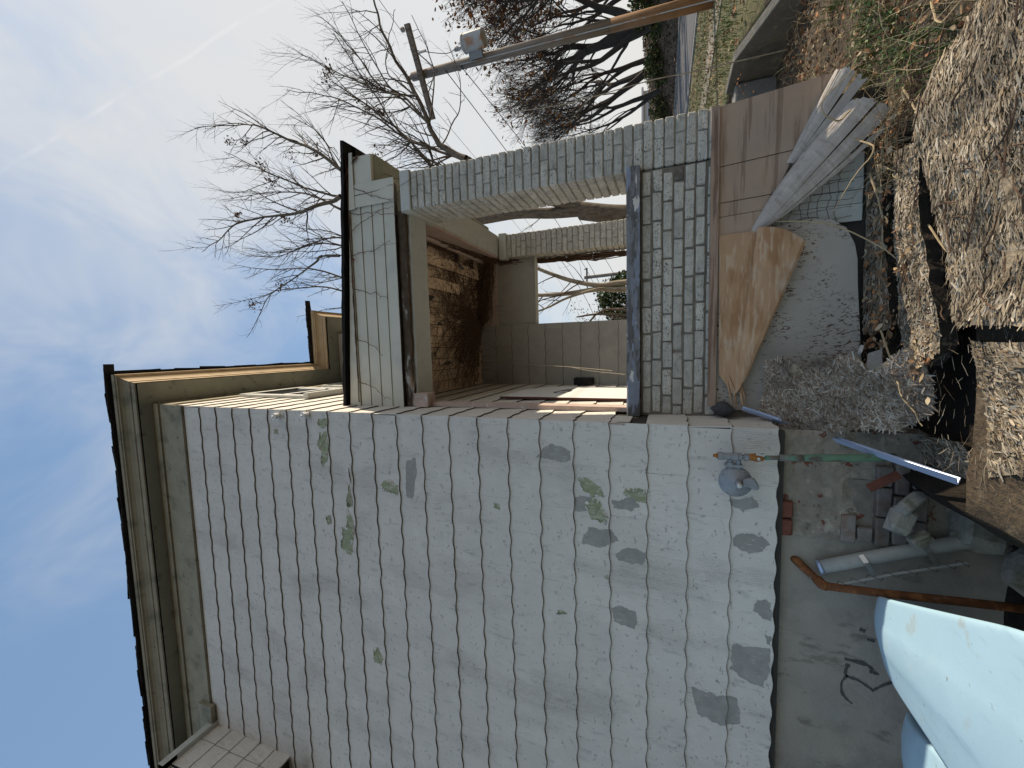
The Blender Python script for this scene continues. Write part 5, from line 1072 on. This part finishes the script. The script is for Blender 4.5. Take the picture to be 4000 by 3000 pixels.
for s_, e_ in (((3.9, 5.95, 6.6), (5.51, 6.3, 8.76)), ((3.9, 5.95, 6.6), (4.55, 5.7, 8.23)), ((3.9, 5.95, 6.6), (4.28, 5.8, 8.39)), ((3.62, 6, 5.4), (3.02, 5.3, 8.0)), ((3.6, 6, 5.2), (2.49, 5.5, 8.23)), ((3.6, 6, 5.0), (2.12, 5.4, 8.11)), ((3.9, 5.95, 6.6), (4.72, 6.0, 8.6))):
    m_ = Vector(s_).lerp(Vector(e_), .5)+Vector((.1, 0, .1)); b.tube(polyline([s_, m_, e_], 4), [lerp(.07, .045, i/8) for i in range(9)], 7, False)
limb([(5.51, 6.3, 8.76), (6.25, 6.3, 9.74), (6.8, 6.3, 10.8), (7.34, 6.3, 11.86), (7.52, 6.3, 12.53), (7.87, 6.3, 14.64)], .055, .008)
limb([(4.54, 5.6, 8.23), (4.36, 5.5, 9.06), (4.36, 5.6, 9.98), (4.4, 5.6, 10.95), (4.37, 5.6, 12.07), (3.97, 5.7, 13.31), (3.8, 5.7, 13.92)], .060, .006)
limb([(4.72, 6.0, 8.6), (5.16, 6.0, 9.88), (6.03, 6.0, 11.68), (6.69, 6.0, 12.91)], .035, .006)
limb([(4.28, 5.8, 8.39), (4.87, 5.8, 9.57), (5.2, 5.9, 11.12), (5.29, 5.9, 13.22)], .035, .006)
limb([(3.02, 5.3, 8.0), (3.02, 5.3, 8.79), (2.8, 5.3, 9.14), (2.2, 5.3, 10.6), (1.09, 5.3, 11.68)], .045, .005, ln=(.4, 1.1))
limb([(2.49, 5.5, 8.23), (2.82, 5.5, 9.35), (2.98, 5.5, 11.09), (3.2, 5.5, 12.25)], .028, .005, ln=(.4, 1.1))
limb([(2.12, 5.4, 8.11), (2.31, 5.4, 8.96), (2.33, 5.4, 10.47), (2.17, 5.4, 11.3), (2.06, 5.4, 13.12)], .025, .005, ln=(.4, 1.0))
limb([(1.75, 5.4, 8.0), (1.7, 5.4, 8.9), (1.55, 5.4, 9.8)], .014, .004, ln=(.3, .7), lv=1)
limb([(4.6, 5.2, 4.44), (5.0, 5.2, 5.06), (5.54, 5.2, 5.36), (6.17, 5.2, 5.62), (7.03, 5.2, 6.12), (7.89, 5.2, 6.5), (8.65, 5.2, 6.68)], .075, .018, every=.20, ln=(.6, 1.7))
limb([(4.2, 5.4, 3.9), (4.55, 5.5, 5.19), (5.48, 5.6, 6.1), (6.09, 5.6, 6.76), (6.59, 5.6, 7.35), (7.31, 5.6, 8.3)], .045, .012, every=.19)
limb([(4.4, 5.3, 4.2), (4.58, 5.4, 5.32), (5.17, 5.4, 5.5), (5.55, 5.4, 6.18), (6.95, 5.4, 7.15), (8.27, 5.4, 8.02)], .035, .010)
limb([(5.41, 5.0, 5.24), (6.07, 5.0, 5.82), (6.41, 5.0, 6.4), (7.42, 5.0, 7.14), (7.98, 5.0, 7.66)], .030, .010)
limb([(5.96, 4.9, 5.43), (6.37, 4.9, 5.92), (6.67, 4.9, 6.17), (7.23, 4.9, 6.05), (7.82, 4.9, 5.87)], .022, .006, ln=(.4, 1.0))
limb([(5.54, 5.2, 5.36), (6.2, 5.1, 5.1), (6.9, 5.0, 5.2), (7.6, 5.0, 5.5)], .022, .006, ln=(.4, 1.1))
limb([(5.0, 5.2, 5.06), (5.5, 5.1, 4.6), (6.2, 5.1, 4.5), (6.9, 5.0, 4.7)], .018, .005, ln=(.4, 1.0))
limb([(3.6, 6.0, 8.1), (3.7, 6.0, 9.3), (3.55, 6.1, 10.8), (3.7, 6.2, 12.2)], .030, .006)
limb([(5.1, 6.4, 8.4), (5.9, 6.5, 9.2), (6.9, 6.6, 9.9), (7.6, 6.6, 10.9)], .032, .006)
limb([(3.3, 5.7, 8.0), (3.5, 5.6, 9.4), (3.3, 5.6, 10.6), (3.45, 5.6, 11.9)], .026, .005)
limb([(2.8, 6.2, 8.4), (2.6, 6.3, 9.6), (2.75, 6.3, 10.9)], .022, .005, ln=(.4, 1.1))
limb([(4.6, 5.2, 4.44), (5.3, 5.3, 5.9), (6.3, 5.4, 7.2), (7.0, 5.4, 8.6), (7.3, 5.4, 9.6)], .032, .007)
limb([(6.17, 5.2, 5.62), (6.5, 5.2, 6.6), (7.1, 5.2, 7.6), (7.9, 5.2, 8.9)], .026, .007)
limb([(5.54, 5.2, 5.36), (6.6, 5.3, 6.4), (7.6, 5.3, 7.0), (8.8, 5.3, 7.6)], .026, .008)
for p in ((3.5, 6, 2.79), (3.55, 6, 3.2), (3.6, 6, 3.6), (3.58, 6, 4.2)): side_twigs(bt, [Vector(p), Vector(p)+Vector((0, 0, .2)), Vector(p)+Vector((0, 0, .5))], [.03]*3, .14, (.6, 1.3), 2, .3)
b.obj('trunk', 'bark', tr, smooth=True); bt.obj('twigs', 'twig', tr, kind='stuff'); cluster('seed_clusters', seeds, 34, .085, tr, (.05, .11))
# pale stemmed small tree seen through the rear opening
t2 = empty('pale_sapling_tree', (1.6, 5, -.9), label='slender pale barked tree seen through the rear porch opening', cat='tree'); t2.location = (0, 0, 0)
b = MB(); bt = MB(); seeds2 = []
for pts, r_ in (([(1.70, 5, -.9), (1.74, 5, 1.12), (1.72, 5, 1.64), (1.85, 5, 2.18), (2.04, 5, 2.64), (2.3, 5, 3.2), (2.6, 5, 4)], .055), ([(1.62, 5, -.9), (1.61, 5, 1.12), (1.65, 5, 1.64), (1.61, 5, 2.27), (1.62, 5, 2.88), (1.7, 5, 4)], .060), ([(1.63, 4.9, 1.55), (1.62, 4.8, 1.7), (1.5, 4.8, 2.23), (1.35, 4.8, 2.6), (1.2, 4.8, 3.1)], .030)):
    P = polyline(pts, 6); rr = [lerp(r_, r_*.5, i/len(P)) for i in range(len(P))]; b.tube(P, rr, 10, False); side_twigs(bt, P[len(P)//3:], rr[len(P)//3:], .28, (.5, 1.3), 2, -.1, thin=.006)
b.obj('trunk', 'barkl', t2, smooth=True); bt.obj('twigs', 'twig', t2, kind='stuff')
# evergreen and a berry shrub behind the rear opening
def leafball(name, c, rad, n, size, pal, mat, label, cat, dense=False):
    root = empty(name, (c[0], c[1], c[2]-rad[2]), label=label, cat=cat); root.location = (0, 0, 0); pts = []
    lobes = [(Vector((R.gauss(0, .5), R.gauss(0, .5), R.uniform(-.6, .7))), R.uniform(.35, .6)) for _ in range(16)]
    while len(pts) < n:
        if dense:
            d = Vector((R.gauss(0, 1), R.gauss(0, 1), R.gauss(0, 1))).normalized(); q = d*(R.uniform(.78, 1.0)+.12*mnoise.noise(d*3)+.06*mnoise.noise(d*9)); pts.append((c[0]+q.x*rad[0], c[1]+q.y*rad[1], c[2]+q.z*rad[2])); continue
        l, k = R.choice(lobes); d = Vector((R.gauss(0, 1), R.gauss(0, 1), R.gauss(0, 1))).normalized()*k*R.uniform(.7, 1.08); q = l+d
        if q.length < 1.15: pts.append((c[0]+q.x*rad[0], c[1]+q.y*rad[1], c[2]+q.z*rad[2]))
    leaves('foliage', pts, size, pal, parent=root, mat=mat, tilt=1.2)
    b = MB()
    for i in range(5): b.tube(polyline([(c[0]+R.gauss(0, .1), c[1]+R.gauss(0, .1), c[2]-rad[2]-.9), (c[0]+R.gauss(0, rad[0]*.2), c[1], c[2]-rad[2]*.3), (c[0]+R.gauss(0, rad[0]*.5), c[1]+R.gauss(0, .2), c[2]+rad[2]*.5)], 4), [.04-.003*k for k in range(9)], 5, False)
    b.obj('trunk', 'bark', root); return root
leafball('evergreen_shrub', (1.80, 8.2, .72), (.80, .7, 1.5), 11000, (.05, .11), np.array([(.030, .065, .014), (.045, .085, .02), (.018, .042, .010), (.06, .10, .028)]), 'ever', 'dark green evergreen shrub seen over the coping', 'shrub', True)
leafball('berry_shrub', (1.10, 6.6, 2.0), (.55, .5, .8), 360, (.03, .06), np.array([(.12, .13, .04), (.30, .10, .05), (.08, .09, .03), (.34, .26, .08)]), 'leaf', 'sparse reddish shrub beside the evergreen', 'shrub')
bt = MB()
for i in range(26): side_twigs(bt, [Vector((1.05+R.gauss(0, .2), 6.6, .9)), Vector((1.05+R.gauss(0, .3), 6.6, 1.3)), Vector((1.05+R.gauss(0, .4), 6.6, 1.7))], [.012]*3, .3, (.4, .9), 2, .3, thin=.005)
bt.obj('twigs', 'twig', bpy.data.objects['berry_shrub'], kind='stuff')
# big trees over the street
def big_tree(name, base, stems, label, leafn, seed, top):
    global R
    keep = R; R = random.Random(seed)
    root = empty(name, base, label=label, cat='tree', group='bare trees across the street'); root.location = (0, 0, 0)
    b = MB(); bt = MB(); tips = []
    def grow(p, d, L_, r_, lv):
        n = 5; Q = [p.copy()]
        for k in range(n):
            d = (d+Vector((R.gauss(0, .10), R.gauss(0, .10), R.gauss(.03, .06)))).normalized(); Q.append(Q[-1]+d*L_/n)
        e = r_*.62; (b if lv > 3 else bt).tube(Q, [max(.0065, lerp(r_, e, k/n)) for k in range(n+1)], 7 if lv > 4 else (4 if lv > 2 else 3), False)
        if lv == 0: tips.append(Q[-1]); tips.append(Q[2]); return
        kids = 3 if lv > 1 else 4
        for k in range(kids):
            a = d.orthogonal().normalized(); a.rotate(Matrix.Rotation(R.uniform(0, 6.28), 3, d)); s = R.uniform(.35, .8) if k else R.uniform(.1, .3)
            st = Q[-1] if k < 2 else Q[R.randrange(2, n)]
            grow(st, (d+a*s+Vector((0, 0, .06))).normalized(), L_*R.uniform(.60, .82), e*(.95 if k == 0 else .72), lv-1)
    for (d, L_, r_) in stems: grow(Vector(base), Vector(d).normalized(), L_, r_, 6)
    b.obj('trunk', 'barkd', root); bt.obj('twigs', 'barkd', root, kind='stuff')
    if leafn:
        sp = [R.choice(tips) for _ in range(leafn)]
        leaves('leaves', [(p.x+R.gauss(0, .25), p.y+R.gauss(0, .25), p.z+R.gauss(0, .25)) for p in sp], (.16, .32), np.array([(.36, .13, .035), (.25, .09, .03), (.40, .20, .05), (.17, .08, .035)]), parent=root, tilt=1.3)
    R = keep; return root
big_tree('large_bare_tree', (19.6, 24.6, 1.6), [((-.22, .05, 1), 3.6, .34), ((.02, 0, 1), 3.8, .36), ((.28, -.1, 1), 3.4, .30), ((-.5, .1, .9), 3.2, .24)], 'large dark bare tree with orange leaves behind the utility pole', 900, 3, 15)
big_tree('large_bare_tree', (20.0, 29.6, 1.6), [((-.22, .1, 1), 3.5, .28), ((.05, .1, 1), 3.4, .26)], 'dark bare tree with ivy at its foot left of the utility pole', 70, 5, 14)
big_tree('large_bare_tree', (18.8, 30.2, 1.2), [((-.1, .1, 1), 3.2, .20), ((-.4, .1, 1), 2.8, .16)], 'thin leaning bare tree nearest the brick column', 110, 9, 12)
big_tree('large_bare_tree', (24.5, 27.5, 2.0), [((-.3, .1, 1), 3.6, .22), ((.05, .1, 1), 3.7, .24), ((.35, 0, 1), 3.4, .2)], 'bare tree standing farther back behind the largest street tree', 500, 21, 14)
big_tree('large_bare_tree', (23.5, 34.0, 2.0), [((-.35, .1, 1), 3.6, .22), ((.0, .1, 1), 3.6, .22)], 'bare tree farther back behind the second street tree', 60, 23, 14)
big_tree('large_bare_tree', (22.5, 20.0, 1.9), [((.0, .1, 1), 3.6, .30), ((-.4, .3, 1), 3.4, .28), ((-.2, -.1, 1), 3.5, .26)], 'bare tree with orange leaves at the right edge across the street', 1500, 13, 14)
# ivy and shrubs on the bank
for i, (x, y, rx, rz_, lab) in enumerate(((20.2, 24.2, 1.6, 1.0, 'ivy covered mound at the foot of the largest street tree'), (19.6, 28.5, 1.5, .8, 'ivy clump at the foot of the second street tree'), (19.0, 33.5, 1.7, 1.0, 'dark shrub by the far house'), (21.5, 20.8, 1.8, 1.1, 'ivy clump right of the utility pole'))):
    leafball('bank_shrub', (x, y, gh(x, y)+.3), (rx, rx, rz_), 1900, (.12, .26), np.array([(.05, .075, .02), (.08, .11, .025), (.03, .05, .015), (.13, .12, .035), (.09, .06, .035)]), 'ever', lab, 'shrub')
# ================================================================== UTILITY POLE, WIRES
up_ = empty('utility_pole', (7.2, 6.38, -.4), label='leaning wooden utility pole with crossarm and rusty transformer', cat='utility pole'); up_.location = (0, 0, 0)
pb, ptp = Vector((7.17, 6.40, -.5)), Vector((7.35, 6.26, 6.40))
def pa(t): return pb.lerp(ptp, t)
b = MB(); b.tube([pa(.0), pa(.30)], [.138, .126], 14); b.obj('pole_foot', 'polelow', up_, smooth=True)
b = MB(); b.tube([pa(.30), pa(.6), pa(1.0)], [.126, .112, .096], 14); b.obj('pole_shaft', 'pole', up_, smooth=True)
b = MB(); b.tube([pa(.0)+Vector((-.10, -.13, 0)), pa(.35)+Vector((-.09, -.12, 0)), pa(.8)+Vector((-.07, -.10, 0))], .010, 6); b.obj('ground_wire', 'galv', up_)
ad = Vector((.86, -.52, 0)).normalized(); arm = pa(.955)
b = MB(); 
def obox(b, c, ax, hl, hw, hh):
    ax = Vector(ax).normalized(); sd_ = ax.cross(Vector((0, 0, 1))).normalized(); u_ = sd_.cross(ax)
    V = [Vector(c)+ax*i*hl+sd_*j*hw+u_*k*hh for i in (-1, 1) for j in (-1, 1) for k in (-1, 1)]
    b.add(V, [(0, 1, 3, 2), (4, 6, 7, 5), (0, 4, 5, 1), (2, 3, 7, 6), (0, 2, 6, 4), (1, 5, 7, 3)])
obox(b, arm+Vector((-.07, -.12, 0)), ad, .95, .05, .06); b.obj('crossarm', 'pole', up_)
b = MB(); b.tube([arm-ad*.42+Vector((-.07, -.12, -.05)), arm+Vector((-.05, -.10, -.42))], .014, 5); b.tube([arm+ad*.42+Vector((-.07, -.12, -.05)), arm+Vector((-.05, -.10, -.42))], .014, 5); b.obj('arm_brace', 'steel', up_)
for s in (-.9, .88, None):
    p = (arm+ad*s+Vector((-.07, -.12, .06))) if s is not None else pa(1.0)
    b = MB(); b.lathe([(.012, 0), (.012, .05), (.05, .055), (.052, .075), (.03, .085), (.052, .095), (.05, .12), (.02, .14)], 12, p); b.obj('insulator', 'galv', up_)
tc_ = pa(.735)+ad*.30+Vector((-.05, -.16, 0))
b = MB(); b.lathe([(.155, -.27), (.185, -.25), (.185, .21), (.195, .215), (.195, .24), (.14, .28), (.05, .29)], 22, tc_); b.obj('transformer_tank', 'galv', up_, smooth=False)
b = MB(); b.lathe([(.035, 0), (.035, .06), (.05, .065), (.03, .09), (.05, .10), (.03, .13), (.05, .14), (.02, .19)], 10, tc_+Vector((-.08, -.03, .30))); b.obj('bushing', 'galv', up_)
b = MB(); obox(b, tc_-ad*.22, ad, .10, .05, .16); b.obj('bracket', 'steel', up_)
b = MB(); b.tube(polyline([tc_+Vector((-.08, -.03, .48)), tc_+Vector((-.1, -.05, .75)), arm+ad*.5+Vector((-.07, -.12, .1))], 6), .008, 5); b.obj('jumper_wire', 'cable', up_)
b = MB(); b.lathe([(.02, -.10), (.03, -.08), (.03, .08), (.02, .10)], 8, arm+ad*.38+Vector((-.08, -.16, -.22))); b.obj('fuse_cutout', 'white', up_)
def wire(name, a, c_, sag, r_, label):
    a, c_ = Vector(a), Vector(c_); b = MB(); b.tube([a.lerp(c_, t)-Vector((0, 0, sag*4*t*(1-t))) for t in np.linspace(0, 1, 22)], r_, 4); return b.obj(name, 'cable', label=label, cat='wire')
wire('overhead_wire', arm-ad*.9+Vector((-.07, -.12, .2)), (2.5, 46, 10), .8, .007, 'thin overhead wire from the left end of the crossarm')
wire('overhead_wire', pa(1)+Vector((0, 0, .13)), (4.5, 46, 10.2), .8, .007, 'thin overhead wire from the pole top going away up the street')
wire('overhead_wire', arm+ad*.88+Vector((-.07, -.12, .2)), (14, -40, 9), .8, .007, 'thin overhead wire from the right end of the crossarm going towards the viewer')
wire('service_wire', pa(.86)+Vector((-.1, -.1, 0)), (3.0, 30, 5.0), .5, .012, 'dark service cable from the pole passing behind the porch columns')
wire('service_wire', pa(.80)+Vector((-.1, -.1, 0)), (1.2, 34, 3.0), .9, .012, 'lower service cable seen through the porch openings')
for i, (a, c_) in enumerate((((2.2, 30, 5.7), (7.5, 30, 8.6)), ((2.2, 30, 4.3), (8.5, 31, 7.3)))):
    wire('far_wire', a, c_, .25, .018, 'wire behind the porch at the %s far crossarm' % ('level of the' if i == 0 else 'pole below the'))
p2 = empty('far_utility_pole', (6.1, 30, 0), label='distant utility pole with crossarm seen through the rear opening', cat='utility pole'); p2.location = (0, 0, 0)
b = MB(); b.tube([(6.1, 30, -.5), (6.08, 30, 3.4), (5.98, 30, 6.73)], .13, 8); b.obj('pole_shaft', 'pole', p2)
b = MB(); obox(b, (6.1, 29.85, 6.5), (1, 0, 0), .6, .05, .06); b.obj('crossarm', 'pole', p2)
for s in (-.5, .5): b = MB(); b.lathe([(.04, 0), (.05, .08), (.03, .16)], 8, (6.1+s, 29.85, 6.56)); b.obj('insulator', 'galv', p2)
# bare whip stem rising in front of the street trees
b = MB(); b.tube(polyline([(4.0, 3.0, -.9), (4.01, 3.0, .14), (4.03, 3.0, .62), (4.0, 3.0, 1.42), (4.0, 3.0, 1.9), (4.05, 3.0, 2.5)], 6), [.008-.0001*i for i in range(31)], 5); bt_ = [Vector(p) for p in ((4.03, 3, .62), (4.0, 3, 1.42), (4.0, 3, 1.9), (4.05, 3, 2.5))]
side_twigs(b, bt_, [.006]*4, .25, (.3, .7), 1, .4, thin=.003); b.obj('whip_sapling', 'barkl', label='single thin bare stem rising beside the brick column', cat='sapling')
# ================================================================== FAR HOUSE
fh = empty('far_house', (28, 50, 2), label='distant pale house with dark windows behind the street trees', cat='house'); fh.location = (0, 0, 0)
def fbox(name, x0, x1, y0, y1, z0, z1, m, p=fh): b = MB(); b.box(x0, x1, y0, y1, z0, z1); return b.obj(name, m, p)
fbox('wall', 22, 30, 50, 58, -1.0, 3.4, 'farwall')
fbox('roof', 21.7, 30.3, 49.7, 58.3, 3.4, 3.62, 'white')
for x in (23.0, 25.0, 27.0):
    w_ = fbox('window', x, x+1.0, 49.93, 49.99, 1.9, 3.0, 'white'); fbox('pane', x+.08, x+.92, 49.90, 49.92, 1.98, 2.92, 'glass', w_)
b = MB(); b.prism([(24.6, .6), (25.8, .6), (25.9, 1.7), (24.5, 1.7)], 46, 47, 'y'); wb = b.obj('waste_bin', 'fargreen', label='small green waste bin before the distant house', cat='bin')
b = MB(); b.box(24.45, 25.95, 45.9, 47.1, 1.7, 1.8); b.obj('lid', 'fargreen', wb)
